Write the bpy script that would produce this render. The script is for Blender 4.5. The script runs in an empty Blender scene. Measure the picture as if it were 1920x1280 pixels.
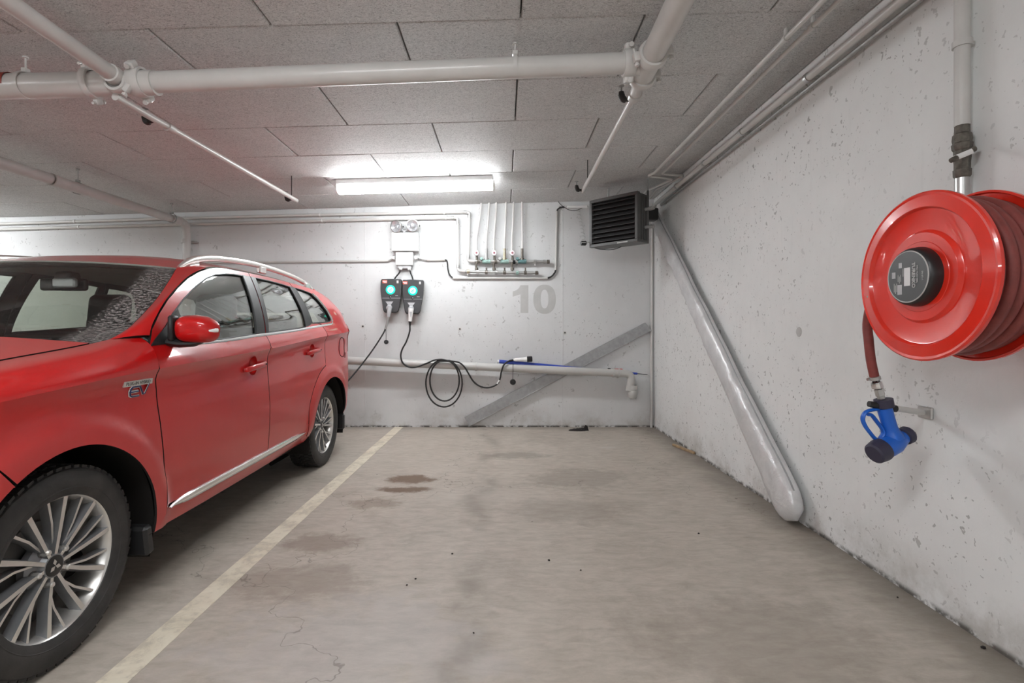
import bpy, bmesh, math, random
import numpy as np
from mathutils import Vector, Matrix
from mathutils.geometry import delaunay_2d_cdt

random.seed(7)
S = bpy.context.scene
COL = S.collection
PI = math.pi

# ------------------------------------------------------------------ camera
F_PX, VPX, VPY, CAM_H = 960.0, 945.0, 617.0, 1.165
cam_d = bpy.data.cameras.new('camera')
cam_d.sensor_width = 36.0
cam_d.lens = 36.0 * F_PX / 1920.0
cam_d.shift_x = (960.0 - VPX) / 1920.0
cam_d.shift_y = (VPY - 640.0) / 1920.0
cam_d.clip_start = 0.02
cam = bpy.data.objects.new('camera', cam_d)
COL.objects.link(cam)
cam.location = (0, 0, CAM_H)
cam.rotation_euler = (PI / 2, 0, 0)
S.camera = cam

# ------------------------------------------------------------------ world, exposure
W = bpy.data.worlds.new('world')
S.world = W
W.use_nodes = True
W.node_tree.nodes['Background'].inputs[0].default_value = (0.8, 0.82, 0.85, 1)
W.node_tree.nodes['Background'].inputs[1].default_value = 0.05
S.view_settings.view_transform = 'Standard'
S.view_settings.look = 'None'
S.view_settings.gamma = 1.0
S.view_settings.use_curve_mapping = False
S.view_settings.exposure = 0.36
S.cycles.diffuse_bounces = 6
LAMP_STRENGTH = 44.0            # emission of every fluorescent diffuser in the garage

# ------------------------------------------------------------------ room dimensions (metres)
YB = 6.10                       # back wall face
XR = 1.7855                     # right wall face
XL = -11.5                      # left wall face
YF = -9.0                       # wall behind the camera
CZ0, CSL = 2.662, 0.028         # ceiling height at X=0 and its fall across the bay

def ceil_z(x):
    return CZ0 + CSL * x

def at(px, py, y):
    """world point seen at a photo pixel, at depth y in front of the camera"""
    return Vector(((px - VPX) * y / F_PX, y, CAM_H + (VPY - py) * y / F_PX))

def onw(px, py, off=0.0):
    return at(px, py, YB - off)

def atx(px, py, x):
    """same, on a plane X = x (right wall, side of the car)"""
    return at(px, py, x * F_PX / (px - VPX))

# ------------------------------------------------------------------ materials
MATS = {}

class NT:
    def __init__(self, name):
        self.m = bpy.data.materials.new(name)
        self.m.use_nodes = True
        self.t = self.m.node_tree
        self.n = self.t.nodes
        self.b = self.n['Principled BSDF']
        MATS[name] = self.m
    def node(self, typ, ins=None, **kw):
        n = self.n.new(typ)
        for k, v in kw.items():
            setattr(n, k, v)
        if ins:
            for k, v in ins.items():
                s = n.inputs[k]
                if hasattr(v, 'is_output') or isinstance(v, bpy.types.NodeSocket):
                    self.t.links.new(v, s)
                else:
                    s.default_value = v
        return n
    def set(self, **kw):
        for k, v in kw.items():
            s = self.b.inputs[k.replace('_', ' ')]
            if isinstance(v, bpy.types.NodeSocket):
                self.t.links.new(v, s)
            else:
                s.default_value = v
    def coord(self, scale=(1, 1, 1), rot=(0, 0, 0), kind='Object'):
        tc = self.node('ShaderNodeTexCoord')
        mp = self.node('ShaderNodeMapping', {'Vector': tc.outputs[kind], 'Scale': scale, 'Rotation': rot})
        return mp.outputs[0]
    def noise(self, vec, scale, detail=4, rough=0.55, dist=0.0):
        n = self.node('ShaderNodeTexNoise', {'Vector': vec, 'Scale': scale, 'Detail': detail, 'Roughness': rough, 'Distortion': dist})
        return n.outputs['Fac']
    def ramp(self, fac, stops):
        r = self.node('ShaderNodeValToRGB', {'Fac': fac})
        e = r.color_ramp.elements
        while len(e) < len(stops):
            e.new(0.5)
        for i, (p, c) in enumerate(stops):
            e[i].position = p
            e[i].color = c if len(c) == 4 else (*c, 1)
        return r.outputs['Color']
    def math(self, op, a, b=0.0, clamp=False):
        n = self.node('ShaderNodeMath', {0: a, 1: b}, operation=op)
        n.use_clamp = clamp
        return n.outputs[0]
    def mix(self, fac, a, b, mode='MIX'):
        n = self.node('ShaderNodeMix', data_type='RGBA', blend_type=mode)
        for i, v in ((0, fac), (6, a), (7, b)):
            s = n.inputs[i]
            if isinstance(v, bpy.types.NodeSocket):
                self.t.links.new(v, s)
            else:
                s.default_value = v if i == 0 else ((*v, 1) if len(v) == 3 else v)
        return n.outputs[2]
    def bump(self, h, strength, dist=0.01):
        n = self.node('ShaderNodeBump', {'Height': h, 'Strength': strength, 'Distance': dist})
        self.t.links.new(n.outputs[0], self.b.inputs['Normal'])
    def smooth(self, v, lo, hi):
        n = self.node('ShaderNodeMapRange', {'Value': v, 'From Min': lo, 'From Max': hi}, interpolation_type='SMOOTHSTEP')
        return n.outputs[0]

def g3(v):
    return (v, v, v, 1)

def plain(name, col, rough=0.5, metal=0.0, coat=0.0, var=0.06, vscale=12.0, spec=0.5):
    """one colour with faint procedural mottling"""
    k = NT(name)
    v = k.coord()
    n = k.noise(v, vscale, 5)
    lo = tuple(max(0, c * (1 - var)) for c in col)
    hi = tuple(min(1, c * (1 + var)) for c in col)
    k.set(Base_Color=k.ramp(n, [(0.3, lo), (0.7, hi)]), Roughness=rough, Metallic=metal, Coat_Weight=coat)
    k.set(Specular_IOR_Level=spec)
    return k

# painted cast concrete: mottling, blow holes, grime
def concrete(name, axis, base, hole=0.5, dens=0.0):
    k = NT(name)
    tc = k.node('ShaderNodeTexCoord').outputs['Object']
    n1 = k.noise(tc, 0.9, 6, 0.6)
    n2 = k.noise(tc, 7.0, 5, 0.6)
    n3 = k.noise(tc, 60.0, 3, 0.6)
    c1 = k.ramp(n1, [(0.25, tuple(c * 0.90 for c in base)), (0.75, tuple(min(1, c * 1.05) for c in base))])
    c2 = k.mix(0.25, c1, k.ramp(n2, [(0.3, tuple(c * 0.84 for c in base)), (0.7, base)]))
    sc = (9.5, 9.5, 6.0)
    mp = k.node('ShaderNodeMapping', {'Vector': tc, 'Scale': sc}).outputs[0]
    wob = k.node('ShaderNodeTexNoise', {'Vector': tc, 'Scale': 22.0, 'Detail': 2.0})
    wv = k.node('ShaderNodeVectorMath', {0: mp, 1: wob.outputs['Color']}, operation='ADD').outputs[0]
    holes = None
    for s, thr, msk in ((1.0, 0.22, 0.55 - dens), (2.2, 0.26, 0.55 - dens), (4.5, 0.28, 0.6 - dens)):
        vo = k.node('ShaderNodeTexVoronoi', {'Vector': wv, 'Scale': s, 'Randomness': 1.0})
        rnd = k.node('ShaderNodeSeparateColor', {0: vo.outputs['Color']}).outputs[0]
        size = k.math('MULTIPLY', k.math('SUBTRACT', rnd, msk), thr * 2.2, True)
        h = k.math('LESS_THAN', vo.outputs['Distance'], size)
        holes = h if holes is None else k.math('MAXIMUM', holes, h)
    zz_ = k.node('ShaderNodeSeparateXYZ', {0: tc}).outputs[2]
    clus = k.math('ADD', k.smooth(k.noise(tc, 0.8, 3), 0.36, 0.54), k.math('MULTIPLY', k.smooth(zz_, 1.3, 2.2), dens * 4), True)
    holes = k.math('MULTIPLY', holes, k.math('MULTIPLY', clus, hole))
    c3 = k.mix(k.math('MULTIPLY', holes, 0.62), c2, (0.20, 0.195, 0.185))
    # scuffs and brushed-paint ripples
    st = k.noise(k.node('ShaderNodeMapping', {'Vector': tc, 'Scale': (3, 3, 0.35)}).outputs[0], 6.0, 4, 0.7)
    c4 = k.mix(k.math('MULTIPLY', k.smooth(st, 0.56, 0.75), 0.14), c3, tuple(c * 0.7 for c in base))
    # splash dirt close to the floor
    z = k.node('ShaderNodeSeparateXYZ', {0: tc}).outputs[2]
    low = k.smooth(z, 0.30, 0.0)
    dirt = k.math('MULTIPLY', low, k.smooth(k.noise(tc, 3.0, 6, 0.7), 0.42, 0.7))
    c5 = k.mix(k.math('MULTIPLY', dirt, 0.55), c4, (0.30, 0.27, 0.22))
    edge = k.math('MULTIPLY', k.smooth(z, 0.034, 0.006), k.smooth(k.noise(tc, 9.0, 4, 0.7), 0.40, 0.56))
    c6 = k.mix(k.math('MULTIPLY', edge, 0.9), c5, (0.06, 0.05, 0.04))
    k.set(Base_Color=c6, Roughness=0.72, Specular_IOR_Level=0.35)
    hh = k.math('SUBTRACT', k.math('ADD', k.math('MULTIPLY', n2, 0.5), k.math('MULTIPLY', n3, 0.18)), k.math('MULTIPLY', holes, 1.2))
    k.bump(hh, 0.35, 0.008)
    return k

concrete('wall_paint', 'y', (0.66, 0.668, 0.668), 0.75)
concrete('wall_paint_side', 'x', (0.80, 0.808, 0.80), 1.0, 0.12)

# floor slab
k = NT('floor_concrete')
tc = k.node('ShaderNodeTexCoord').outputs['Object']
nA = k.noise(tc, 0.55, 6, 0.6, 0.4)
nB = k.noise(tc, 2.3, 8, 0.68, 0.8)
nC = k.noise(k.node('ShaderNodeMapping', {'Vector': tc, 'Scale': (1.0, 2.6, 1)}).outputs[0], 9.0, 8, 0.7, 0.5)
nD = k.noise(tc, 70.0, 3, 0.6)
base = k.ramp(nA, [(0.28, (0.37, 0.325, 0.27)), (0.72, (0.50, 0.45, 0.395))])
base = k.mix(0.5, base, k.ramp(nB, [(0.30, (0.25, 0.212, 0.168)), (0.5, (0.46, 0.41, 0.35)), (0.7, (0.60, 0.55, 0.49))]))
base = k.mix(0.4, base, k.ramp(nC, [(0.32, (0.27, 0.234, 0.192)), (0.68, (0.58, 0.525, 0.465))]))
sp = k.node('ShaderNodeSeparateXYZ', {0: tc})
X_, Y_ = sp.outputs[0], sp.outputs[1]
wob1 = k.noise(tc, 3.2, 5, 0.65)
wob2 = k.noise(tc, 11.0, 5, 0.7)
def blob(cx, cy, rx, ry, amp, lo=0.5, hi=1.15):
    dx = k.math('DIVIDE', k.math('SUBTRACT', X_, cx), rx)
    dy = k.math('DIVIDE', k.math('SUBTRACT', Y_, cy), ry)
    r = k.math('SQRT', k.math('ADD', k.math('MULTIPLY', dx, dx), k.math('MULTIPLY', dy, dy)))
    r = k.math('ADD', r, k.math('MULTIPLY', k.math('SUBTRACT', wob1, 0.5), 1.8))
    r = k.math('ADD', r, k.math('MULTIPLY', k.math('SUBTRACT', wob2, 0.5), 1.6))
    return k.math('MULTIPLY', k.smooth(r, hi, lo), amp)
def stain(col, *args):
    global base
    base = k.mix(blob(*args), base, col)
BR = (0.15, 0.092, 0.055)
stain(BR, -0.70, 3.98, 0.20, 0.12, 0.92)                 # brown oil stain, two lobes
stain(BR, -0.72, 3.72, 0.22, 0.075, 0.95)
stain((0.19, 0.135, 0.09), -0.85, 3.45, 0.22, 0.14, 0.5)
stain((0.17, 0.115, 0.085), -0.98, 2.78, 0.22, 0.14, 0.5)
stain((0.20, 0.15, 0.12), -0.95, 2.35, 0.35, 0.2, 0.4)
stain((0.20, 0.18, 0.15), 0.12, 4.75, 0.30, 0.16, 0.5)
stain((0.21, 0.18, 0.15), 0.62, 4.0, 0.42, 0.30, 0.42)
stain((0.21, 0.18, 0.15), 0.35, 3.3, 0.4, 0.25, 0.3)
stain((0.20, 0.17, 0.14), 0.95, 1.9, 0.5, 0.4, 0.3)
stain((0.52, 0.49, 0.45), 1.02, 5.05, 0.10, 0.05, 0.6)
stain((0.50, 0.46, 0.41), -0.2, 3.6, 0.35, 0.25, 0.3)
stain((0.46, 0.44, 0.44), -0.55, 1.9, 0.6, 0.35, 0.35)
# damp trail running down the middle of the bay
tx = k.math('ADD', X_, k.math('MULTIPLY', k.math('SUBTRACT', k.noise(k.node('ShaderNodeMapping', {'Vector': tc, 'Scale': (0.2, 1, 1)}).outputs[0], 1.1, 3), 0.5), 0.55))
tr = k.smooth(k.math('ABSOLUTE', k.math('ADD', tx, 0.16)), 0.13, 0.0)
tr = k.math('MULTIPLY', tr, k.smooth(k.noise(tc, 2.0, 5, 0.65), 0.36, 0.62))
base = k.mix(k.math('MULTIPLY', tr, 0.45), base, (0.17, 0.145, 0.118))
# grime along the two walls
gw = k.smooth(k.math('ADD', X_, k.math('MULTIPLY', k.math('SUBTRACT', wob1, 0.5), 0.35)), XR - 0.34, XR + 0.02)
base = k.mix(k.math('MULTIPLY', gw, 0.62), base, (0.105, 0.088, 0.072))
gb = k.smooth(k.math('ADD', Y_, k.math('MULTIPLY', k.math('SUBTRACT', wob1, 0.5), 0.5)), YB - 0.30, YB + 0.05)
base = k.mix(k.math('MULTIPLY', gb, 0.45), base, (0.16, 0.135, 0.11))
# grit specks
vo = k.node('ShaderNodeTexVoronoi', {'Vector': tc, 'Scale': 5.0})
rn = k.node('ShaderNodeSeparateColor', {0: vo.outputs['Color']}).outputs[0]
spk = k.math('LESS_THAN', vo.outputs['Distance'], k.math('MULTIPLY', k.math('SUBTRACT', rn, 0.6), 0.13, True))
base = k.mix(k.math('MULTIPLY', spk, 0.8), base, (0.09, 0.075, 0.06))
# hairline crack
vc = k.node('ShaderNodeTexVoronoi', {'Vector': k.node('ShaderNodeVectorMath', {0: tc, 1: k.node('ShaderNodeTexNoise', {'Vector': tc, 'Scale': 3.0, 'Detail': 4.0}).outputs['Color']}, operation='ADD').outputs[0], 'Scale': 0.42}, feature='DISTANCE_TO_EDGE')
ck = k.smooth(vc.outputs['Distance'], 0.0022, 0.0006)
base = k.mix(k.math('MULTIPLY', ck, 0.5), base, (0.12, 0.10, 0.08))
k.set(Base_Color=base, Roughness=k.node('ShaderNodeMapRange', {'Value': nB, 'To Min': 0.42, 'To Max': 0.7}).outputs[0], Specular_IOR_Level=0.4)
k.bump(k.math('ADD', k.math('MULTIPLY', nC, 0.5), k.math('MULTIPLY', nD, 0.2)), 0.22, 0.006)

# wood-wool ceiling panels
k = NT('wood_wool')
tc = k.node('ShaderNodeTexCoord').outputs['Object']
info = k.node('ShaderNodeObjectInfo')
off = k.node('ShaderNodeCombineXYZ', {0: k.math('MULTIPLY', info.outputs['Random'], 40.0), 1: 0.0, 2: 0.0}).outputs[0]
tco = k.node('ShaderNodeVectorMath', {0: tc, 1: off}, operation='ADD').outputs[0]
fa = k.noise(k.node('ShaderNodeMapping', {'Vector': tco, 'Scale': (1.0, 2.0, 1)}).outputs[0], 26.0, 3, 0.6, 4.0)
fb = k.noise(k.node('ShaderNodeMapping', {'Vector': tco, 'Scale': (1.3, 1.8, 1)}).outputs[0], 62.0, 2, 0.6, 3.0)
fc = k.noise(tco, 3.0, 4)
f = k.math('ADD', k.math('MULTIPLY', fa, 0.6), k.math('MULTIPLY', fb, 0.4))
c = k.ramp(f, [(0.34, (0.10, 0.098, 0.095)), (0.43, (0.56, 0.56, 0.555)), (0.52, (0.82, 0.82, 0.81)), (0.64, (0.95, 0.95, 0.94))])
c = k.mix(0.25, c, k.ramp(fc, [(0.3, (0.66, 0.66, 0.655)), (0.7, (0.84, 0.84, 0.83))]))
k.set(Base_Color=c, Roughness=0.62, Specular_IOR_Level=0.22)
k.bump(f, 1.0, 0.014)

plain('slab', (0.10, 0.10, 0.095), 0.9)
plain('pipe_paint', (0.60, 0.59, 0.57), 0.34, 0.0, 0.15, 0.05, 6)
plain('pipe_plastic', (0.54, 0.53, 0.51), 0.42, 0.0, 0.0, 0.05, 6)
plain('pipe_drain', (0.52, 0.515, 0.495), 0.38, 0.0, 0.0, 0.05, 5)
plain('steel', (0.58, 0.58, 0.57), 0.34, 0.9, 0.0, 0.10, 14)
plain('steel_dull', (0.40, 0.40, 0.39), 0.5, 0.6, 0.0, 0.15, 20)
plain('chrome', (0.82, 0.82, 0.83), 0.12, 1.0, 0.0, 0.02)
plain('galvanised', (0.37, 0.375, 0.38), 0.5, 0.45, 0.0, 0.12, 25)
plain('alloy', (0.74, 0.72, 0.69), 0.30, 0.75, 0.2, 0.05, 30)
plain('spoke_side', (0.26, 0.265, 0.275), 0.4, 0.5, 0.0, 0.1, 20)
plain('alloy_dark', (0.16, 0.155, 0.15), 0.45, 0.5, 0.0, 0.1, 20)
plain('white_plastic', (0.80, 0.80, 0.79), 0.4)
plain('grey_plastic', (0.42, 0.42, 0.43), 0.45)
plain('grey_box', (0.66, 0.66, 0.65), 0.45)
plain('black_plastic', (0.018, 0.018, 0.019), 0.38)
plain('charger_case', (0.045, 0.046, 0.048), 0.42)
plain('black_rubber', (0.014, 0.014, 0.014), 0.55)
plain('interior_dark', (0.018, 0.016, 0.015), 0.75, spec=0.15)
plain('headliner', (0.30, 0.31, 0.28), 0.9)
plain('cap_red', (0.55, 0.05, 0.04), 0.4)
plain('tape_red', (0.30, 0.045, 0.03), 0.5)
plain('heater_grey', (0.085, 0.085, 0.083), 0.45)
plain('heater_slat', (0.05, 0.05, 0.05), 0.5)
plain('void_black', (0.004, 0.004, 0.004), 0.9)
plain('reel_red', (0.70, 0.026, 0.012), 0.22, 0.0, 0.6, 0.04, 5)
plain('hose_red', (0.22, 0.045, 0.038), 0.55, 0.0, 0.0, 0.15, 30)
plain('nozzle_blue', (0.012, 0.12, 0.55), 0.34)
plain('nozzle_navy', (0.035, 0.032, 0.06), 0.5)
plain('label_grey', (0.075, 0.080, 0.080), 0.32)
plain('label_pale', (0.45, 0.45, 0.44), 0.5)
plain('sticker_white', (0.70, 0.69, 0.69), 0.5)
plain('sticker_red', (0.65, 0.09, 0.06), 0.45)
plain('brass_dark', (0.16, 0.145, 0.125), 0.48, 0.7, 0.0, 0.3, 60)
plain('brass', (0.42, 0.37, 0.27), 0.4, 0.8, 0.0, 0.25, 60)
plain('patina', (0.28, 0.42, 0.38), 0.6, 0.2, 0.0, 0.35, 60)
plain('patina_teal', (0.11, 0.22, 0.225), 0.55, 0.2, 0.0, 0.35, 60)
plain('gauge_face', (0.80, 0.74, 0.76), 0.4)
plain('gauge_hub', (0.33, 0.09, 0.12), 0.5)
plain('sign_paint', (0.45, 0.45, 0.44), 0.75, 0.0, 0.0, 0.06, 8)
plain('pole_blue', (0.03, 0.065, 0.38), 0.35)
plain('wood', (0.42, 0.29, 0.17), 0.7, 0.0, 0.0, 0.2, 25)
plain('rag_black', (0.014, 0.011, 0.010), 0.85)
plain('lens_clear', (0.60, 0.61, 0.63), 0.16, 0.55, 0.3, 0.15, 60)
plain('badge_blue', (0.03, 0.035, 0.12), 0.3, 0.2)
plain('tail_red', (0.30, 0.01, 0.012), 0.12, 0.0, 0.8)
plain('lamp_body', (0.74, 0.74, 0.74), 0.4)
plain('sprinkler', (0.045, 0.042, 0.04), 0.5, 0.4)

k = NT('line_paint')
tc = k.node('ShaderNodeTexCoord').outputs['Object']
n1 = k.noise(tc, 5.0, 6, 0.7, 0.6)
n2 = k.noise(tc, 26.0, 4, 0.65)
c = k.ramp(n1, [(0.3, (0.60, 0.53, 0.405)), (0.65, (0.74, 0.68, 0.555))])
wear = k.smooth(k.math('ADD', k.math('MULTIPLY', n1, 0.6), k.math('MULTIPLY', n2, 0.4)), 0.53, 0.40)
c = k.mix(k.math('MULTIPLY', wear, 0.65), c, (0.46, 0.41, 0.34))
k.set(Base_Color=c, Roughness=0.65)

# metallic red paint with road dust
k = NT('car_paint')
tc = k.node('ShaderNodeTexCoord').outputs['Object']
sp = k.node('ShaderNodeSeparateXYZ', {0: tc})
z = sp.outputs[2]
n1 = k.noise(tc, 2.2, 6, 0.62)
n2 = k.noise(k.node('ShaderNodeMapping', {'Vector': tc, 'Scale': (4, 9, 0.7)}).outputs[0], 2.2, 5, 0.7)
n3 = k.noise(tc, 160.0, 2)
low = k.smooth(z, 1.02, 0.62)
d = k.math('ADD', k.math('MULTIPLY', low, 0.115), 0.004)
nz = k.node('ShaderNodeSeparateXYZ', {0: k.node('ShaderNodeNewGeometry').outputs['Normal']}).outputs[2]
d = k.math('ADD', d, k.math('MULTIPLY', k.math('MULTIPLY', k.smooth(nz, 0.90, 0.99), k.smooth(z, 1.35, 1.20)), 0.30))
d = k.math('MULTIPLY', d, k.math('ADD', 0.45, k.math('ADD', k.math('MULTIPLY', n1, 0.6), k.math('MULTIPLY', n2, 0.6))))
red = k.mix(k.math('MULTIPLY', n3, 0.25), (0.48, 0.003, 0.004), (0.58, 0.009, 0.008))
c = k.mix(d, red, (0.36, 0.25, 0.22))
k.set(Base_Color=c, Metallic=0.0, Roughness=k.math('ADD', 0.30, k.math('MULTIPLY', d, 0.5)), Specular_IOR_Level=0.3, Coat_Weight=k.math('SUBTRACT', 0.75, d), Coat_Roughness=k.math('ADD', 0.05, k.math('MULTIPLY', d, 0.55)))

def glass(name, tint, dirt=False, ior=1.5, gain=1.0):
    k = NT(name)
    k.n.remove(k.b)
    out = k.n['Material Output']
    tr = k.node('ShaderNodeBsdfTransparent', {'Color': (*tint, 1)})
    gl = k.node('ShaderNodeBsdfGlossy', {'Color': (1, 1, 1, 1), 'Roughness': 0.015})
    geo = k.node('ShaderNodeNewGeometry')
    cs = k.math('ABSOLUTE', k.node('ShaderNodeVectorMath', {0: geo.outputs['Incoming'], 1: geo.outputs['Normal']}, operation='DOT_PRODUCT').outputs['Value'])
    f0 = ((ior - 1) / (ior + 1)) ** 2
    fr = k.math('ADD', f0, k.math('MULTIPLY', 1 - f0, k.math('POWER', k.math('SUBTRACT', 1.0, cs, True), 5.0)), True)
    sh = k.node('ShaderNodeMixShader', {0: fr, 1: tr.outputs[0], 2: gl.outputs[0]}).outputs[0]
    if dirt:
        uv = k.node('ShaderNodeUVMap').outputs[0]
        s = k.node('ShaderNodeSeparateXYZ', {0: uv})
        n = k.noise(k.node('ShaderNodeMapping', {'Vector': uv, 'Scale': (14, 9, 1)}).outputs[0], 7.0, 6, 0.72, 0.6)
        sp_ = k.noise(uv, 90.0, 4, 0.8)
        u = k.math('ADD', s.outputs[0], k.math('MULTIPLY', k.math('SUBTRACT', n, 0.5), 0.10))
        band = k.smooth(u, 0.895, 0.93)
        band = k.math('MULTIPLY', band, k.smooth(sp_, 0.42, 0.62))
        hz = k.math('ADD', k.math('MULTIPLY', band, 0.8), 0.018)
        df = k.node('ShaderNodeBsdfDiffuse', {'Color': (0.34, 0.31, 0.30, 1)})
        sh = k.node('ShaderNodeMixShader', {0: hz, 1: sh, 2: df.outputs[0]}).outputs[0]
    k.t.links.new(sh, out.inputs[0])
    return k
glass('window_glass', (0.78, 0.81, 0.77), ior=2.1)
glass('privacy_glass', (0.74, 0.77, 0.72), ior=2.2)
glass('windshield_glass', (0.93, 0.96, 0.92), dirt=True, ior=1.5)
glass('lamp_lens', (0.75, 0.75, 0.75), ior=1.5)

k = NT('tire_rubber')
tc = k.node('ShaderNodeTexCoord').outputs['Object']
n = k.noise(tc, 14, 5)
k.set(Base_Color=k.ramp(n, [(0.3, (0.022, 0.021, 0.021)), (0.75, (0.050, 0.046, 0.044))]), Roughness=0.62)
k.bump(k.noise(tc, 120, 2), 0.1, 0.003)

k = NT('silver_fabric')
tc = k.node('ShaderNodeTexCoord').outputs['Object']
n = k.noise(tc, 9, 5, 0.6, 0.8)
k.set(Base_Color=k.ramp(n, [(0.3, (0.62, 0.62, 0.625)), (0.7, (0.74, 0.74, 0.745))]), Roughness=0.30, Metallic=0.2)
k.bump(n, 0.45, 0.025)

def emit(name, col, s):
    k = NT(name)
    k.set(Base_Color=(*col, 1), Emission_Color=(*col, 1), Emission_Strength=s)
    return k
emit('tube_light', (0.955, 0.98, 1.0), LAMP_STRENGTH)
emit('led_green', (0.0, 0.42, 0.28), 1.3)
emit('led_cyan', (0.30, 0.95, 0.80), 1.3)

# ------------------------------------------------------------------ mesh helpers
class MB:
    """collects vertices and faces; build() links them as one mesh object"""
    def __init__(self):
        self.v, self.f, self.mi, self.uv = [], [], [], None
    def add(self, verts, faces, mi=0):
        o = len(self.v)
        self.v += [tuple(p) for p in verts]
        self.f += [tuple(i + o for i in q) for q in faces]
        self.mi += [mi] * len(faces)
        return self
    def box(self, c, s, rot=None, bev=0.0, mi=0, segs=1):
        bm = bmesh.new()
        bmesh.ops.create_cube(bm, size=1.0)
        for v in bm.verts:
            v.co = Vector((v.co.x * s[0], v.co.y * s[1], v.co.z * s[2]))
        if bev > 0:
            bmesh.ops.bevel(bm, geom=bm.edges[:], offset=min(bev, min(s) * 0.49), segments=segs, affect='EDGES', profile=0.5)
        M = Matrix.Translation(Vector(c)) @ (rot.to_4x4() if rot is not None else Matrix.Identity(4))
        bm.verts.index_update()
        self.add([M @ v.co for v in bm.verts], [[v.index for v in f.verts] for f in bm.faces], mi)
        bm.free()
        return self
    def tube(self, path, r, seg=12, cap=True, mi=0, closed=False, flat=None, up=None):
        """sweep a circle (or an ellipse: flat=(a,b) factors, kept upright by up) along a path; r a number or a list"""
        P = [Vector(p) for p in path]
        n = len(P)
        R = r if isinstance(r, (list, tuple)) else [r] * n
        T = []
        for i in range(n):
            a = P[(i - 1) % n] if (closed or i > 0) else P[i]
            b = P[(i + 1) % n] if (closed or i < n - 1) else P[i]
            d = (b - a)
            T.append(d.normalized() if d.length > 1e-9 else Vector((0, 0, 1)))
        ref = Vector(up) if up is not None else (Vector((0, 0, 1)) if abs(T[0].z) < 0.9 else Vector((1, 0, 0)))
        N = (ref - T[0] * ref.dot(T[0])).normalized()
        vs, fs = [], []
        for i in range(n):
            if up is not None:
                N = (ref - T[i] * ref.dot(T[i])).normalized()
            else:
                N = (N - T[i] * N.dot(T[i]))
                N = N.normalized() if N.length > 1e-6 else T[i].orthogonal().normalized()
            B = T[i].cross(N)
            fa, fb = flat if flat else (1, 1)
            for j in range(seg):
                a = 2 * PI * (j + 0.5) / seg
                vs.append(P[i] + (N * (math.cos(a) * fa) + B * (math.sin(a) * fb)) * R[i])
        m = n if closed else n - 1
        for i in range(m):
            for j in range(seg):
                a, b = i * seg + j, i * seg + (j + 1) % seg
                c, d = ((i + 1) % n) * seg + (j + 1) % seg, ((i + 1) % n) * seg + j
                fs.append((a, b, c, d))
        if cap and not closed:
            fs.append(tuple(range(seg))[::-1])
            fs.append(tuple(range((n - 1) * seg, n * seg)))
        return self.add(vs, fs, mi)
    def lathe(self, prof, origin, axis, seg=32, mi=0, a0=0.0, a1=2 * PI, ref=None):
        """prof = [(radius, height along axis), ...]"""
        A = Vector(axis).normalized()
        N = (Vector(ref) if ref is not None else A.orthogonal()).normalized()
        B = A.cross(N)
        O = Vector(origin)
        full = abs(a1 - a0 - 2 * PI) < 1e-6
        cnt = seg if full else seg + 1
        vs, fs = [], []
        for (r, h) in prof:
            for j in range(cnt):
                a = a0 + (a1 - a0) * j / seg
                vs.append(O + A * h + (N * math.cos(a) + B * math.sin(a)) * r)
        for i in range(len(prof) - 1):
            for j in range(seg):
                j2 = (j + 1) % cnt
                fs.append((i * cnt + j, i * cnt + j2, (i + 1) * cnt + j2, (i + 1) * cnt + j))
        return self.add(vs, fs, mi)
    def prism(self, poly, O, U, V, depth, mi=0):
        """polygon in the plane O+U+V, extruded along UxV by depth"""
        U, V, O = Vector(U), Vector(V), Vector(O)
        Wn = U.cross(V).normalized()
        n = len(poly)
        lo = [O + U * a + V * b for a, b in poly]
        hi = [p + Wn * depth for p in lo]
        fs = [tuple(range(n))[::-1], tuple(range(n, 2 * n))]
        fs += [(i, (i + 1) % n, n + (i + 1) % n, n + i) for i in range(n)]
        return self.add(lo + hi, fs, mi)
    def grid(self, pts, mi=0, flip=False):
        """pts[i][j] rows of points"""
        r, c = len(pts), len(pts[0])
        vs = [p for row in pts for p in row]
        fs = []
        for i in range(r - 1):
            for j in range(c - 1):
                q = (i * c + j, i * c + j + 1, (i + 1) * c + j + 1, (i + 1) * c + j)
                fs.append(q[::-1] if flip else q)
        return self.add(vs, fs, mi)
    def mesh(self, name, mats, smooth=40.0):
        me = bpy.data.meshes.new(name)
        me.from_pydata([tuple(p) for p in self.v], [], self.f)
        for m in (mats if isinstance(mats, (list, tuple)) else [mats]):
            me.materials.append(MATS[m])
        me.polygons.foreach_set('material_index', self.mi)
        bm = bmesh.new()
        bm.from_mesh(me)
        bmesh.ops.recalc_face_normals(bm, faces=bm.faces[:]) if getattr(self, 'recalc', True) else None
        bm.to_mesh(me)
        bm.free()
        if smooth:
            me.polygons.foreach_set('use_smooth', [True] * len(me.polygons))
            me.set_sharp_from_angle(angle=math.radians(smooth))
        me.update()
        return me
    def build(self, name, mats, parent=None, smooth=40.0):
        return link(name, self.mesh(name, mats, smooth), parent)

def link(name, data, parent=None, loc=None):
    o = bpy.data.objects.new(name, data)
    COL.objects.link(o)
    if parent is not None:
        o.parent = parent
        acc, p, loc_ = Vector((0, 0, 0)), parent, False
        while p is not None:
            acc += Vector(p.location)
            loc_ = loc_ or bool(p.get('local', False))
            p = p.parent
        if not loc_:                                # geometry given in world coordinates
            o.location = -acc
    if loc is not None:
        o.location = loc
    return o

def thing(name, label, cat, loc=(0, 0, 0), group=None, local=False):
    o = bpy.data.objects.new(name, None)
    o.empty_display_size = 0.1
    COL.objects.link(o)
    o.location = loc
    o['label'] = label
    o['category'] = cat
    if group:
        o['group'] = group
    if local:
        o['local'] = True
    return o

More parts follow.
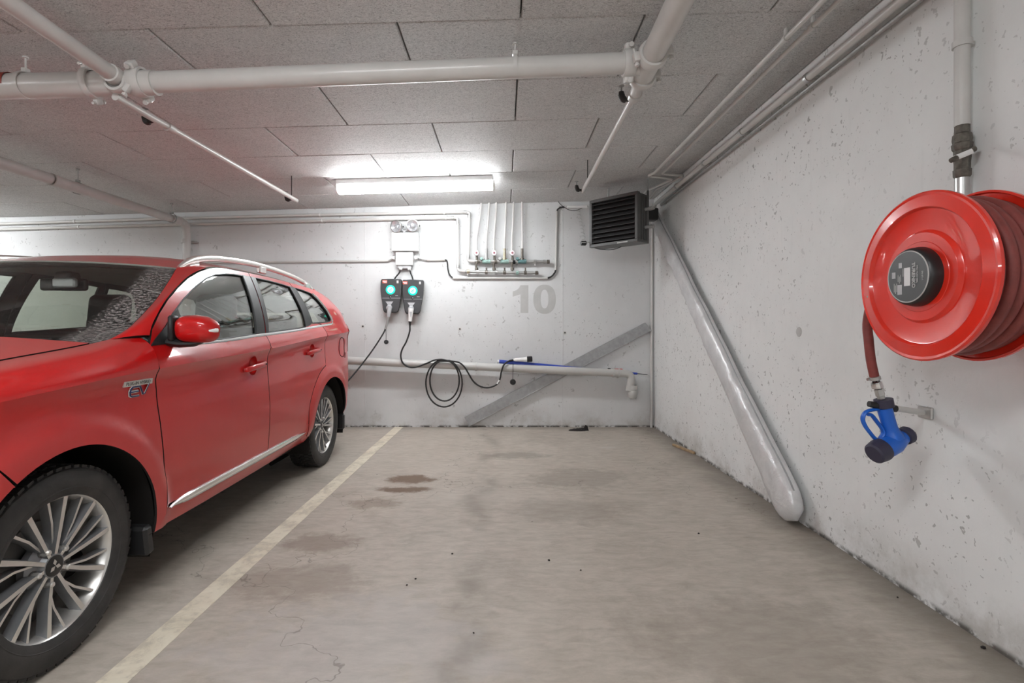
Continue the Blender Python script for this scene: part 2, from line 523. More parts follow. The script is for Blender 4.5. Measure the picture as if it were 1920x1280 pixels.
def tag(o, label, cat, group=None):
    o['label'] = label
    o['category'] = cat
    if group:
        o['group'] = group
    return o

def struct(o, label, cat=None):
    o['kind'] = 'structure'
    o['label'] = label
    if cat:
        o['category'] = cat
    return o

def lerp(a, b, t):
    return a + (b - a) * t

def spline(pts, n=8, closed=False):
    """Catmull-Rom through points"""
    P = [Vector(p) for p in pts]
    out = []
    m = len(P)
    for i in range(m if closed else m - 1):
        if closed:
            p0, p1, p2, p3 = P[(i - 1) % m], P[i], P[(i + 1) % m], P[(i + 2) % m]
        else:
            p1, p2 = P[i], P[i + 1]
            p0 = P[i - 1] if i > 0 else p1 * 2 - p2
            p3 = P[i + 2] if i + 2 < m else p2 * 2 - p1
        for j in range(n):
            t = j / n
            out.append(0.5 * ((2 * p1) + (p2 - p0) * t + (2 * p0 - 5 * p1 + 4 * p2 - p3) * t * t + (3 * p1 - p0 - 3 * p2 + p3) * t ** 3))
    if not closed:
        out.append(P[-1])
    return out

def bend(pts, r, n=6):
    """polyline with rounded corners"""
    P = [Vector(p) for p in pts]
    out = [P[0]]
    for i in range(1, len(P) - 1):
        a, b, c = P[i - 1], P[i], P[i + 1]
        d1, d2 = (a - b), (c - b)
        rr = min(r, d1.length * 0.48, d2.length * 0.48)
        s, e = b + d1.normalized() * rr, b + d2.normalized() * rr
        for j in range(n + 1):
            t = j / n
            out.append((1 - t) ** 2 * s + 2 * t * (1 - t) * b + t * t * e)
    out.append(P[-1])
    return out

def text_mesh(s, size, depth, mat, bold=0.0, align='CENTER'):
    cu = bpy.data.curves.new('lettering', 'FONT')
    cu.body = s
    cu.size = size
    cu.extrude = depth
    cu.offset = bold
    cu.align_x = align
    cu.align_y = 'CENTER'
    cu.resolution_u = 3
    tmp = bpy.data.objects.new('lettering', cu)
    COL.objects.link(tmp)
    dg = bpy.context.evaluated_depsgraph_get()
    dg.update()
    me = bpy.data.meshes.new_from_object(tmp.evaluated_get(dg))
    bpy.data.objects.remove(tmp)
    bpy.data.curves.remove(cu)
    me.materials.clear()
    me.materials.append(MATS[mat])
    return me

def place(o, origin, U, V):
    """put an object's local x along U and y along V at origin (parent-local)"""
    U, V = Vector(U).normalized(), Vector(V).normalized()
    M = Matrix((U, V, U.cross(V))).transposed().to_4x4()
    M.translation = Vector(origin)
    o.matrix_local = M
    return o

# ================================================================== THE ROOM
b = MB().box(((XL + XR) / 2, (YF + YB) / 2, -0.1), (XR - XL + 0.4, YB - YF + 0.4, 0.2))
struct(b.build('floor', 'floor_concrete', smooth=None), 'worn brown-grey concrete garage floor with stains', 'floor')
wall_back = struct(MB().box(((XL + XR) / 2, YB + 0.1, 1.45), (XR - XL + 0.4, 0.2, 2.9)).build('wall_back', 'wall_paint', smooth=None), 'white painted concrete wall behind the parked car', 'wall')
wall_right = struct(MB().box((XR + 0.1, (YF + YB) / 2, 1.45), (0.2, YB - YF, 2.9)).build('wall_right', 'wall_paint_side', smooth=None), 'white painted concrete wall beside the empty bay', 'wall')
struct(MB().box((XL - 0.1, (YF + YB) / 2, 1.45), (0.2, YB - YF, 2.9)).build('wall_left', 'wall_paint', smooth=None), 'white painted concrete wall at the garage end', 'wall')
struct(MB().box(((XL + XR) / 2, YF - 0.1, 1.45), (XR - XL + 0.4, 0.2, 2.9)).build('wall_front', 'wall_paint', smooth=None), 'white painted concrete wall across the drive aisle', 'wall')

# ceiling slab with wood-wool panels below it
ceiling = MB().box(((XL + XR) / 2, (YF + YB) / 2, 0.11), (XR - XL + 0.4, YB - YF + 0.4, 0.16)).build('ceiling', 'slab', smooth=None)
struct(ceiling, 'grey wood-wool panel ceiling with staggered joints', 'ceiling')
ceiling.location = (0, 0, CZ0)
ceiling.rotation_euler = (0, -math.atan(CSL), 0)
PANELS = {}
def panel_at(x0, x1, y0, y1):
    key = (round(x1 - x0, 3), round(y1 - y0, 3))
    if key not in PANELS:
        g = 0.004
        PANELS[key] = MB().box((0, 0, 0.0175), (key[0] - 2 * g, key[1] - g, 0.035), bev=0.006).mesh('ceiling_panel', 'wood_wool', None)
    o = bpy.data.objects.new('ceiling_panel', PANELS[key])
    COL.objects.link(o)
    o.parent = ceiling
    o.location = ((x0 + x1) / 2, (y0 + y1) / 2, random.uniform(-0.0015, 0.002))
for row in range(17):
    y1 = 6.095 - 0.603 * row
    y0 = y1 - 0.603
    xs = [XR - 0.002]
    x = 0.085 + 0.6 * (row % 2 == 1) + 1.2
    while x > XR - 0.05:
        x -= 1.2
    while x > -9.5:
        xs.append(x)
        x -= 1.205
    for a, c in zip(xs[1:], xs[:-1]):
        panel_at(a, c, y0, y1)

# painted bay line
l = MB()
pts = [(-1.352, 0.6), (-1.300, 6.095)]
l.add([(-1.358, 0.4, 0.0015), (-1.253, 0.4, 0.0015), (-1.200, 6.098, 0.0015), (-1.303, 6.098, 0.0015),
       (-1.358, 0.4, 0.0), (-1.253, 0.4, 0.0), (-1.200, 6.098, 0.0), (-1.303, 6.098, 0.0)],
      [(0, 1, 2, 3), (4, 5, 1, 0), (5, 6, 2, 1), (6, 7, 3, 2), (7, 4, 0, 3)])
tag(l.build('bay_line', 'line_paint', smooth=None), 'worn cream painted parking line beside the red car', 'floor marking')

# tie holes and cast seams of the concrete walls (parts of the walls)
def tie_hole(p, axis, r, parent):
    m = MB()
    m.lathe([(r * 1.25, 0.0), (r * 1.2, 0.002), (r, 0.0022), (r * 0.9, 0.0006), (r * 0.45, 0.0003), (0.0005, 0.0003)], p, axis, 20)
    m.f = m.f
    o = m.build('tie_hole', ['pipe_plastic', 'void_black'], parent, 30)
    for i, q in enumerate(o.data.polygons):
        if i >= 60:
            q.material_index = 0
    MB2 = MB().lathe([(r * 0.55, 0.0012), (r * 0.5, 0.0018), (0.0005, 0.0018)], Vector(p) + Vector((0.1 * r if axis[0] == 0 else 0, 0, 0.12 * r)), axis, 16)
    MB2.build('tie_hole_dark', 'void_black', parent, 30)  # flat black disc stands in for the shaded depth of the hole
for (x, y) in ((680, 612), (862, 617), (1059, 624), (1233 - 8, 640)):
    tie_hole(onw(x, y) if x < 1200 else onw(1180, 650), (0, -1, 0), 0.017 if x < 1200 else 0.008, wall_back)
for (x, y, r) in ((1350, 622, 0.02), (1498, 622, 0.03), (1230, 705, 0.01)):
    MB().lathe([(r, 0.0), (r * 0.9, 0.002), (0.0005, 0.0025)], atx(x, y, XR), (-1, 0, 0), 16).build('tie_patch', 'sign_paint', wall_right, 30)
for px_ in (1055, 684):
    p = onw(px_, 617)
    MB().box((p.x, YB - 0.001, 1.36), (0.012, 0.003, 2.66), bev=0.0012).build('cast_seam', 'wall_paint', wall_back, None)

# ------------------------------------------------------------------ fluorescent fixtures
def ceiling_lamp(cx, cy, label, length=1.55, group=None, offs=(0.0,)):
    z = ceil_z(cx)
    t = thing('ceiling_lamp', label, 'ceiling lamp', (cx, cy, z), group, local=True)
    t.rotation_euler = (0, -math.atan(CSL), 0)
    h = length / 2
    MB().box((0, 0, -0.026), (length - 0.03, 0.145 + offs[-1] - offs[0], 0.05), bev=0.006).build('lamp_base', 'lamp_body', t, None)
    for dy in offs:
        prof = [(a + dy, b_) for a, b_ in ((-0.062, -0.052), (-0.066, -0.060), (-0.062, -0.098), (-0.046, -0.120), (0.0, -0.126), (0.046, -0.120), (0.062, -0.098), (0.066, -0.060), (0.062, -0.052))]
        m = MB()
        m.grid([[(x, a, b_) for a, b_ in prof] for x in (-h + 0.02, h - 0.02)])
        m.add([(x_, a, b_) for x_ in (-h + 0.02, h - 0.02) for a, b_ in prof], [tuple(range(9)), tuple(range(17, 8, -1))])
        m.build('diffuser', 'tube_light', t, 50)
        for s in (-1, 1):
            MB().prism([((a - dy) * 1.04 + dy, b_ - 0.001) for a, b_ in prof], (s * (h - 0.01), 0, 0), (0, 1, 0), (0, 0, 1), 0.012).build('end_cap', 'white_plastic', t, None)
    return t
ceiling_lamp(-0.87, 5.02, 'lit fluorescent batten on the ceiling above the wall chargers')
LAB = ['lit fluorescent batten past the parked car along the back wall', 'unseen fluorescent fill batten added over the aisle in front of the empty bay', 'unseen fluorescent fill batten added over the aisle in front of the car',
       'unseen fluorescent fill batten added over the aisle past the car', 'unseen twin fluorescent fill batten added by the far aisle wall opposite the empty bay', 'unseen twin fluorescent fill batten added by the far aisle wall past the car']
for i, (x, y) in enumerate(((-6.6, 5.02), (-0.87, 0.35), (-4.9, 0.35), (-8.4, 0.35), (-0.87, -4.3), (-6.9, -4.3))):  # aisle battens are unseen, added as fill light for bay and car
    ceiling_lamp(x, y, LAB[i], group='fluorescent battens outside the pictured bay', offs=(-0.11, 0.11) if y < 0 else (0.0,))  # far aisle row gets twin diffusers to strengthen the added fill
# ================================================================== PIPES UNDER THE CEILING
def ring(m, p, axis, r, w, proud=0.008):
    m.lathe([(r, -w / 2), (r + proud, -w / 2 + 0.002), (r + proud, w / 2 - 0.002), (r, w / 2)], p, axis, 28)
    return m

def coupling(p, axis, r, parent, bolt=(0, 0, 1), w=0.055):
    """grooved pipe coupling: split housing with two bolt lugs"""
    A = Vector(axis).normalized()
    m = MB()
    m.lathe([(r, -w / 2), (r + 0.012, -w / 2), (r + 0.017, -w / 4), (r + 0.017, w / 4), (r + 0.012, w / 2), (r, w / 2)], p, A, 32)
    Bv = (Vector(bolt) - A * A.dot(Vector(bolt))).normalized()
    Cv = A.cross(Bv)
    R = Matrix((A, Bv, Cv)).transposed()
    for s in (-1, 1):
        c = Vector(p) + Bv * s * (r + 0.026)
        m.box(c, (w * 0.8, 0.034, 0.050), R, 0.010, segs=2)
    o = m.build('coupling', 'pipe_paint', parent, 35)
    for s in (-1, 1):
        c = Vector(p) + Bv * s * (r + 0.030)
        q = MB().lathe([(0.0005, -0.045), (0.007, -0.045), (0.007, 0.029), (0.0125, 0.030), (0.0125, 0.042), (0.0005, 0.042)], c, Cv, 8)
        q.build('coupling_bolt', 'pipe_paint', o, 30)
    return o

def hanger(p, r, parent, axis=(1, 0, 0), rod=0.005, mat='pipe_paint'):
    """pear hanger: band round the pipe and threaded rod up to the ceiling"""
    p = Vector(p)
    top = ceil_z(p.x)
    m = MB().lathe([(r + 0.0005, -0.011), (r + 0.005, -0.011), (r + 0.005, 0.011), (r + 0.0005, 0.011)], p, axis, 28)
    m.box(p + Vector((0, 0, r + 0.014)), (0.03, 0.03, 0.024), None, 0.004)
    o = m.build('hanger_band', mat, parent, 35)
    MB().tube([p + Vector((0, 0, r + 0.01)), Vector((p.x, p.y, top))], rod, 8).lathe([(0.0005, 0), (0.016, 0), (0.013, 0.01), (0.0005, 0.011)], (p.x, p.y, top - 0.011), (0, 0, 1), 12).build('hanger_rod', mat, o, 35)
    return o

def sprinkler(p, pipe_dir, side, parent, flip=1):
    """dark angled sprinkler head on a short elbow beside the pipe"""
    p = Vector(p)
    s = Vector(side).normalized()
    path = [p, p + s * 0.035, p + s * 0.055 + Vector((0, 0, 0.004)), p + s * 0.064 + Vector((0, 0, 0.03)), p + s * 0.064 + Vector((0, 0, 0.045))]
    m = MB().tube(spline(path, 4), [0.012] * 5 + [0.019] * 8 + [0.016] * 4, 12)
    o = m.build('sprinkler_elbow', 'sprinkler', parent, 40)
    q = p + s * 0.064 + Vector((0, 0, 0.045))
    MB().tube([q, q + Vector((0, 0, 0.035))], 0.005, 8).lathe([(0.0005, 0), (0.016, 0.001), (0.018, 0.004), (0.0005, 0.005)], q + Vector((0, 0, 0.032)), (0, 0, 1), 14).build('sprinkler_deflector', 'steel_dull', o, 40)

# main line across the bay
YP = 2.68
pm0, pmL, pmR = at(-260, 169, YP), at(250, 154.5, YP), at(1172, 118.5, YP)
t = thing('sprinkler_main_pipe', 'thick pale sprinkler pipe crossing the ceiling above the car', 'pipe', (pmL.x, YP, 0))
ax = (pmR - pmL).normalized()
MB().tube([pm0 + (pm0 - pmL).normalized() * 3.5, pm0, pmL + Vector((0.12, 0, -0.002))], 0.0625, 32).build('pipe', 'pipe_paint', t)
MB().tube([pmL + Vector((0.10, 0, 0)), pmR], 0.053, 32).build('pipe', 'pipe_paint', t)
MB().lathe([(0.0628, -0.035), (0.0638, -0.034), (0.0638, 0.034), (0.0628, 0.035)], at(12, 160.5, YP), ax, 32).build('colour_band', 'tape_red', t)
coupling(at(262, 154, YP), ax, 0.060, t, (0, -0.75, 0.75), 0.06)
coupling(at(172, 156, YP), ax, 0.0625, t, (0, 0.5, -1), 0.035)
hanger(at(48, 160, YP), 0.063, t)
hanger(at(966, 124, YP), 0.053, t)
coupling(pmR + Vector((0.02, 0, 0)), ax, 0.053, t, (0, -0.35, 1), 0.06)

# branch with reducer and thin tail, above the car
t = thing('sprinkler_branch_pipe', 'pale sprinkler branch pipe above the car bonnet with thin tail', 'pipe', (-1.99, 2.68, 0))
j = at(232, 154, YP)
a = at(30, 14, 2.09)
d = (j - a).normalized()
MB().tube([a - d * 3.0, a, j + d * 0.03], 0.038, 24).build('pipe', 'pipe_paint', t)
MB().lathe([(0.038, -0.03), (0.046, -0.028), (0.048, 0.0), (0.046, 0.02), (0.038, 0.022)], j - d * 0.07, d, 28).build('saddle_collar', 'pipe_paint', t)
coupling(j + Vector((0, -0.05, -0.02)), d, 0.042, t, (1, 0, -0.6), 0.04)
e = at(556, 376, 4.92)
s0 = at(216, 181, 2.66)
MB().tube([s0, e], 0.0195, 16).build('pipe', 'pipe_paint', t)
m = MB()
ring(m, lerp(s0, e, 0.19), e - s0, 0.0195, 0.06, 0.006)
m.build('pipe_joint', 'pipe_paint', t)
sprinkler(lerp(s0, e, 0.135), e - s0, (-1, 0, -0.25), t)
sprinkler(lerp(s0, e, 0.965), e - s0, (-1, 0, -0.25), t)
p = lerp(s0, e, 0.95)
MB().tube([p, (p.x, p.y, ceil_z(p.x))], 0.004, 8).build('hanger_rod', 'sprinkler', t)

# branch on the other side
t = thing('sprinkler_branch_pipe', 'pale sprinkler branch pipe tapering towards the corner heater', 'pipe', (0.75, 2.68, 0))
j = at(1213, 124, YP)
a = at(1275, 0, 2.16)
d = (j - a).normalized()
MB().tube([a - d * 3.2, a, j - d * 0.05], 0.057, 28).build('pipe', 'pipe_paint', t)
MB().tube([j - d * 0.12, j + d * 0.09], 0.060, 28).tube([pmR + Vector((0.03, 0, 0)), j], 0.054, 28).build('tee_fitting', 'pipe_paint', t)
coupling(j - d * 0.11, d, 0.058, t, (1, 0, 0.2), 0.055)
coupling(j + d * 0.10, d, 0.058, t, (1, 0, 0.1), 0.05)
k1, k2 = j + d * 0.12, at(1190, 178, 2.98)
MB().tube([k1, lerp(k1, k2, 0.15), k2], [0.045, 0.034, 0.034], 24).build('reducer_pipe', 'pipe_paint', t)
m = MB()
ring(m, k2, d, 0.030, 0.05, 0.010)
m.build('pipe_joint', 'pipe_paint', t)
e = at(1093, 358, 4.86)
MB().tube([k2, e], 0.0195, 16).build('pipe', 'pipe_paint', t)
sprinkler(lerp(k2, e, 0.03), d, (-1, 0, 0.0), t)
sprinkler(lerp(k2, e, 0.985), d, (-1, 0, 0.0), t)
p = lerp(k2, e, 0.86)
MB().tube([p, (p.x, p.y, ceil_z(p.x))], 0.004, 8).build('hanger_rod', 'sprinkler', t)
p = lerp(k2, e, 0.05)

# grey plastic drain that runs towards the back wall and drops behind the car
t = thing('ceiling_drain_pipe', 'grey plastic drain pipe turning down the wall behind the car roof', 'pipe', (-3.69, 5.9, 0))
YD = 5.99
v0 = at(350.5, 470, YD)
c0 = at(350.5, 419, YD)
h0 = at(0, 305, 3.72)
dd = (h0 - c0).normalized()
path = [c0 + dd * 4.5, h0, c0, Vector((c0.x - 0.01, YD, 0.1))]
MB().tube(bend(path, 0.11, 8), 0.044, 24).build('pipe', 'pipe_plastic', t)
m = MB()
for pp, aa in ((at(100, 337.5, 4.16), dd), (at(150, 354, 4.47), dd), (c0 + dd * 0.14, dd), (at(348.5, 452, YD), Vector((0, 0, 1)))):
    ring(MB(), pp, aa, 0.044, 0.05, 0.006).build('pipe_collar', 'pipe_plastic', t)
hanger(at(146, 353, 4.45), 0.048, t, dd, 0.005, 'steel_dull')
hanger(at(322, 409, 5.67), 0.048, t, dd, 0.005, 'steel_dull')
MB().box((v0.x, YB - 0.04, at(0, 452, YD).z), (0.15, 0.08, 0.02), None, 0.004).build('wall_bracket', 'steel_dull', t)

# two heating lines along the top of the back wall
OFF = 0.045
def wall_path(pxs, off=OFF):
    return [onw(x, y, off) for x, y in pxs]
def clamp(p, r, parent, w=0.016, mat='white_plastic'):
    m = MB().lathe([(r + 0.0005, -w / 2), (r + 0.005, -w / 2), (r + 0.005, w / 2), (r + 0.0005, w / 2)], p, (1, 0, 0), 16)
    m.box((p.x, (p.y + YB) / 2 + r / 2, p.z), (w, YB - p.y - r + 0.002, 0.016), None, 0.002)
    m.build('pipe_clip', mat, parent, 35)
t1 = thing('heating_pipe', 'upper of two thin heating pipes below the ceiling behind the car', 'pipe', (-2, YB - OFF, 0))
up = [(-300, 428), (0, 419.5), (300, 410), (600, 402.5), (880.5, 397.5), (877.5, 489.5), (893, 489.5)]
MB().tube(bend(wall_path(up), 0.03, 6), 0.0165, 14).build('pipe', 'pipe_paint', t1)
for x, y in ((140, 415), (600, 402.5), (833, 398.7)):
    clamp(onw(x, y, OFF), 0.0165, t1)
for x, y, a in ((872, 397.7, (1, 0, 0)), (880.3, 405, (0, 0, 1)), (878, 480, (0, 0, 1))):
    ring(MB(), onw(x, y, OFF), a, 0.0165, 0.035, 0.004).build('pipe_joint', 'steel', t1)
t2 = thing('heating_pipe', 'lower of two thin heating pipes below the ceiling behind the car', 'pipe', (-2, YB - OFF, 0))
lo = [(-300, 440), (0, 429.5), (300, 421.5), (600, 413.5), (858, 408), (859, 507.5), (875, 508.5)]
MB().tube(bend(wall_path(lo), 0.03, 6), 0.0165, 14).build('pipe', 'pipe_paint', t2)
for x, y in ((148, 425.5), (604, 413.4), (836, 408.5)):
    clamp(onw(x, y, OFF), 0.0165, t2)
for x, y, a in ((848, 408.2, (1, 0, 0)), (858, 416, (0, 0, 1)), (859, 499, (0, 0, 1))):
    ring(MB(), onw(x, y, OFF), a, 0.0165, 0.035, 0.004).build('pipe_joint', 'steel', t2)

# heating manifold with six risers
MO = 0.06
t = thing('heating_manifold', 'heating manifold with six risers and three round gauges beside the emergency light', 'manifold', (0, YB - MO, 2))
MB().tube([onw(890, 489.3, MO), onw(1030, 490.5, MO)], 0.0175, 16).build('header_pipe', 'steel_dull', t)
MB().tube([onw(872, 509, MO), onw(1010, 511.5, MO)], 0.0175, 16).build('header_pipe', 'steel_dull', t)
risers = [((902, 386), (893.5, 466)), ((917, 384), (912, 468)), ((930.5, 384), (926.5, 466)), ((949, 383), (946, 478)), ((963, 383), (960, 466)), ((979, 383), (979.5, 466))]
for (x0, y0), (x1, y1) in risers:
    top = onw(x0, y0, MO)
    P = [Vector((top.x, top.y, ceil_z(top.x))), top, onw(lerp(x0, x1, 0.45), lerp(y0, y1, 0.4), MO), onw(x1, lerp(y0, y1, 0.75), MO), onw(x1, y1 + 8, MO)]
    MB().tube(spline(P, 5), 0.0125, 12).build('riser_pipe', 'pipe_paint', t)
for i, x in enumerate((893.5, 926.5, 960.5)):
    c = onw(x, 474, MO + 0.03)
    g = MB().lathe([(0.0005, -0.02), (0.024, -0.02), (0.033, -0.012), (0.035, 0.0), (0.034, 0.010), (0.029, 0.012)], c, (0, -1, 0), 28).build('gauge', 'steel_dull', t)
    MB().lathe([(0.030, 0.009), (0.030, 0.0115), (0.0005, 0.0135)], c, (0, -1, 0), 28).build('gauge_face', 'gauge_face', g)
    MB().lathe([(0.012, 0.012), (0.010, 0.020), (0.0005, 0.022)], c, (0, -1, 0), 14).build('gauge_hub', 'gauge_hub', g)
    MB().tube([onw(x, 478, MO), onw(x + 1, 490, MO), onw(x - 1, 496, MO), onw(x, 510, MO)], [0.012, 0.017, 0.014, 0.012], 12).lathe([(0.012, -0.014), (0.021, -0.014), (0.021, 0.014), (0.012, 0.014)], onw(x, 504, MO), (0, 0, 1), 6).build('valve_body', 'brass_dark', t, 30)
for i, (x, mt) in enumerate(((912, 'patina'), (946, 'patina'), (979, 'patina_teal'))):
    MB().tube([onw(x, 466, MO), onw(x, 490, MO)], 0.016, 12).lathe([(0.014, -0.02), (0.026, -0.02), (0.026, 0.0), (0.014, 0.0)], onw(x, 484, MO), (0, 0, 1), 8).build('valve_body', ('steel_dull', 'brass', 'brass_dark')[i], t, 30)
    MB().lathe([(0.0175, -0.05), (0.026, -0.048), (0.027, 0.0), (0.026, 0.048), (0.0175, 0.05)], onw(x, 490, MO), (1, 0, 0), 16).build('tee_fitting', mt, t, 40)
    MB().lathe([(0.0005, 0.045), (0.017, 0.045), (0.020, 0.03), (0.012, 0.0)], onw(x - 9, 486, MO), (0, -1, 0.1), 12).build('valve_cap', 'steel_dull' if i == 1 else mt, t, 30)
for (x, y, mt) in ((897, 490, 'brass_dark'), (930, 490.5, 'brass_dark'), (964, 491, 'void_black'), (1003, 490.5, 'steel'), (1021, 490.5, 'steel_dull'), (1028, 490.5, 'brass_dark'),
                   (878, 509, 'brass'), (895, 509.5, 'steel'), (912, 510, 'brass_dark'), (930, 510, 'steel_dull'), (946, 510.5, 'brass_dark'), (970, 511, 'patina'), (985, 511, 'brass_dark'), (1006, 511.5, 'brass_dark')):
    MB().lathe([(0.0175, -0.017), (0.0235, -0.015), (0.0235, 0.015), (0.0175, 0.017)], onw(x, y, MO), (1, 0, 0), 8).build('pipe_fitting', mt, t, 30)
for (x, y) in ((912, 503), (946, 503), (985, 503)):
    MB().tube([onw(x, y + 6, MO), onw(x, y - 1, MO)], [0.008, 0.011], 10).build('drain_cock', 'brass_dark', t)
for (x, y) in ((877, 513), (1003, 494)):
    MB().box(onw(x, y, MO / 2), (0.014, MO, 0.05), None, 0.003).build('wall_bracket', 'white_plastic', t)

# electrical conduits on the back wall
CO = 0.02
def conduit(label, pxs, r=0.0135, rad=0.04, mat='pipe_plastic', off=CO):
    P = wall_path(pxs, off)
    o = MB().tube(bend(P, rad, 6), r, 12).build('conduit', mat, smooth=40)
    return tag(o, label, 'conduit')
conduit('grey conduit running from behind the car to the junction box', [(-200, 498), (464, 491.5), (729, 489)])
conduit('short grey conduit stepping down from the junction box', [(799, 487.5), (834, 487)])
conduit('long grey conduit under the heating manifold', [(849, 521.5), (1027, 521.5)])
conduit('upright grey conduit to the side of the heating manifold', [(1042, 506), (1044, 396)])
for lab, pxs, r in (('black cable stepping from conduit to conduit beside the manifold', [(833, 487), (838, 489), (840, 505), (843, 515), (850, 521.5)], 0.008),
                    ('black cable bend at the lower corner of the conduit', [(1026, 521.5), (1034, 518), (1040, 511), (1042, 505)], 0.010),
                    ('black cable bend below the ceiling beside the heater', [(1044, 397), (1046, 392), (1052, 388.5), (1058, 388)], 0.009),
                    ('thin black cable drooping towards the heater', [(1058, 388), (1066, 393), (1078, 394.5), (1092, 390), (1102, 386)], 0.0035),
                    ('thin black cable dropping from the ceiling cover', [(1046, 376), (1050, 382), (1057, 388)], 0.0035)):
    tag(MB().tube(spline(wall_path(pxs, 0.022), 6), r, 10).build('cable', 'black_rubber'), lab, 'cable')
m = MB().box(onw(1046, 373.5, 0.03), (0.085, 0.05, 0.02), None, 0.005)
tag(m.build('ceiling_cover', 'white_plastic', smooth=None), 'small white cable cover under the ceiling near the heater', 'cable cover')
m = MB().box(onw(1082, 388, 0.02), (0.24, 0.035, 0.03), None, 0.004)
tag(m.build('cable_channel', 'white_plastic', smooth=None), 'short white cable channel behind the heater', 'cable channel')

# vertical strip in the corner
p0 = Vector((XR - 0.03, YB - 0.022, 0))
tag(MB().tube([p0 + Vector((-0.006, 0, 0.0)), p0 + Vector((0.0, 0, ceil_z(XR) - 0.06))], 0.014, 14).build('corner_pipe', 'pipe_paint'), 'thin white upright pipe in the room corner', 'pipe')

# drain along the back wall above the floor
DO = 0.115
t = thing('wall_drain_pipe', 'pale drain pipe along the back wall ending in a downturned trap', 'pipe', (0, YB - DO, 0.7))
e0, e1 = at(560, 671.5, YB - DO), at(1186, 700.5, YB - DO)
dirn = (e1 - e0).normalized()
dn = at(1180.5, 728, YB - DO)
MB().tube(bend([e0 - dirn * 4.2, e1, Vector((dn.x, e1.y, e1.z - 0.2))], 0.10, 8), 0.046, 24).build('pipe', 'pipe_drain', t)
MB().lathe([(0.046, 0.0), (0.054, 0.0), (0.056, -0.02), (0.056, -0.05), (0.050, -0.055), (0.054, -0.065), (0.054, -0.10), (0.045, -0.135), (0.028, -0.155), (0.0005, -0.16)], (e1.x, e1.y, at(0, 722, YB - DO).z), (0, 0, 1), 28).build('trap', 'pipe_drain', t)
for x, y in ((893, 687), (1150, 699), (1160, 699.5)):
    ring(MB(), at(x, y, YB - DO), dirn, 0.046, 0.018, 0.006).build('pipe_collar', 'pipe_drain', t)
for x, y in ((892, 687), (1153, 699), (700, 678)):
    p = at(x, y, YB - DO)
    MB().box((p.x, p.y + 0.085, p.z - 0.01), (0.02, 0.07, 0.02), None, 0.003).build('wall_bracket', 'steel', t)

# pair of slim pipes below the ceiling, and the fatter one on the side wall
def ceil_pipe(label, x0, x1, dz, r, y_end, mat='pipe_paint', clips=()):
    z = lambda x: ceil_z(x) - dz
    t = thing('ceiling_pipe', label, 'pipe', (x0, y_end, z(x0)))
    a, b_ = Vector((x0, y_end, z(x0))), Vector((x1, -6.0, z(x1)))
    MB().tube([a, b_], r, 14).build('pipe', mat, t)
    for y in clips:
        p = lerp(a, b_, (y_end - y) / (y_end + 6.0))
        m = MB().lathe([(r, -0.012), (r + 0.005, -0.012), (r + 0.005, 0.012), (r, 0.012)], p, (0, 1, 0), 16)
        m.box((p.x, p.y, (p.z + ceil_z(p.x)) / 2 + r / 2), (0.012, 0.02, ceil_z(p.x) - p.z - r + 0.004), None, 0.002)
        m.build('pipe_clip', mat, t, 35)
    return t
ta = ceil_pipe('first of two slim ceiling pipes nearest the sprinkler branch', 1.432, 1.475, 0.052, 0.0135, 4.86, clips=(2.62, 0.8))
tb = ceil_pipe('second of two slim ceiling pipes nearest the side wall', 1.515, 1.535, 0.050, 0.0125, 4.86, clips=(2.52, 0.8))
Yz = 4.86
za = ceil_z(1.432) - 0.052
MB().tube(bend([(1.432, Yz, za), (1.395, Yz + 0.10, za), (1.66, Yz + 0.17, za - 0.012), (1.50, 5.42, za - 0.03), (1.50, 5.62, za - 0.05)], 0.03, 5), 0.0125, 12).build('pipe_offset', 'pipe_paint', ta)
MB().tube(bend([(1.515, Yz, za + 0.002), (1.515, Yz + 0.05, za + 0.004), (1.735, Yz + 0.08, za - 0.004), (1.60, 5.35, za - 0.02), (1.60, 5.62, za - 0.05)], 0.03, 5), 0.0125, 12).build('pipe_offset', 'pipe_paint', tb)
t = thing('wall_pipe', 'pale pipe high along the side wall above the hose reel', 'pipe', (1.725, 3, 2.6))
w0, w1 = Vector((1.722, 5.72, 2.588)), Vector((1.722, -6.0, 2.594))
MB().tube([w0, w1], 0.0215, 16).build('pipe', 'pipe_paint', t)
MB().tube([w0 + Vector((0.035, 0, -0.035)), w1 + Vector((0.035, 0, -0.035))], 0.0125, 12).build('cable_tube', 'steel_dull', t)
for y in (5.1, 4.4, 3.7, 2.9, 2.1, 0.9):
    p = Vector((1.722, y, 2.590))
    MB().lathe([(0.0215, -0.012), (0.027, -0.012), (0.027, 0.012), (0.0215, 0.012)], p, (0, 1, 0), 18).box((1.765, y, 2.590), (0.045, 0.02, 0.016), None, 0.003).build('pipe_clip', 'steel', t, 35)
MB().tube(bend([w0, w0 + Vector((0, 0.12, 0)), w0 + Vector((-0.02, 0.14, -0.25))], 0.04, 5), 0.0185, 12).build('pipe_drop', 'pipe_paint', t)
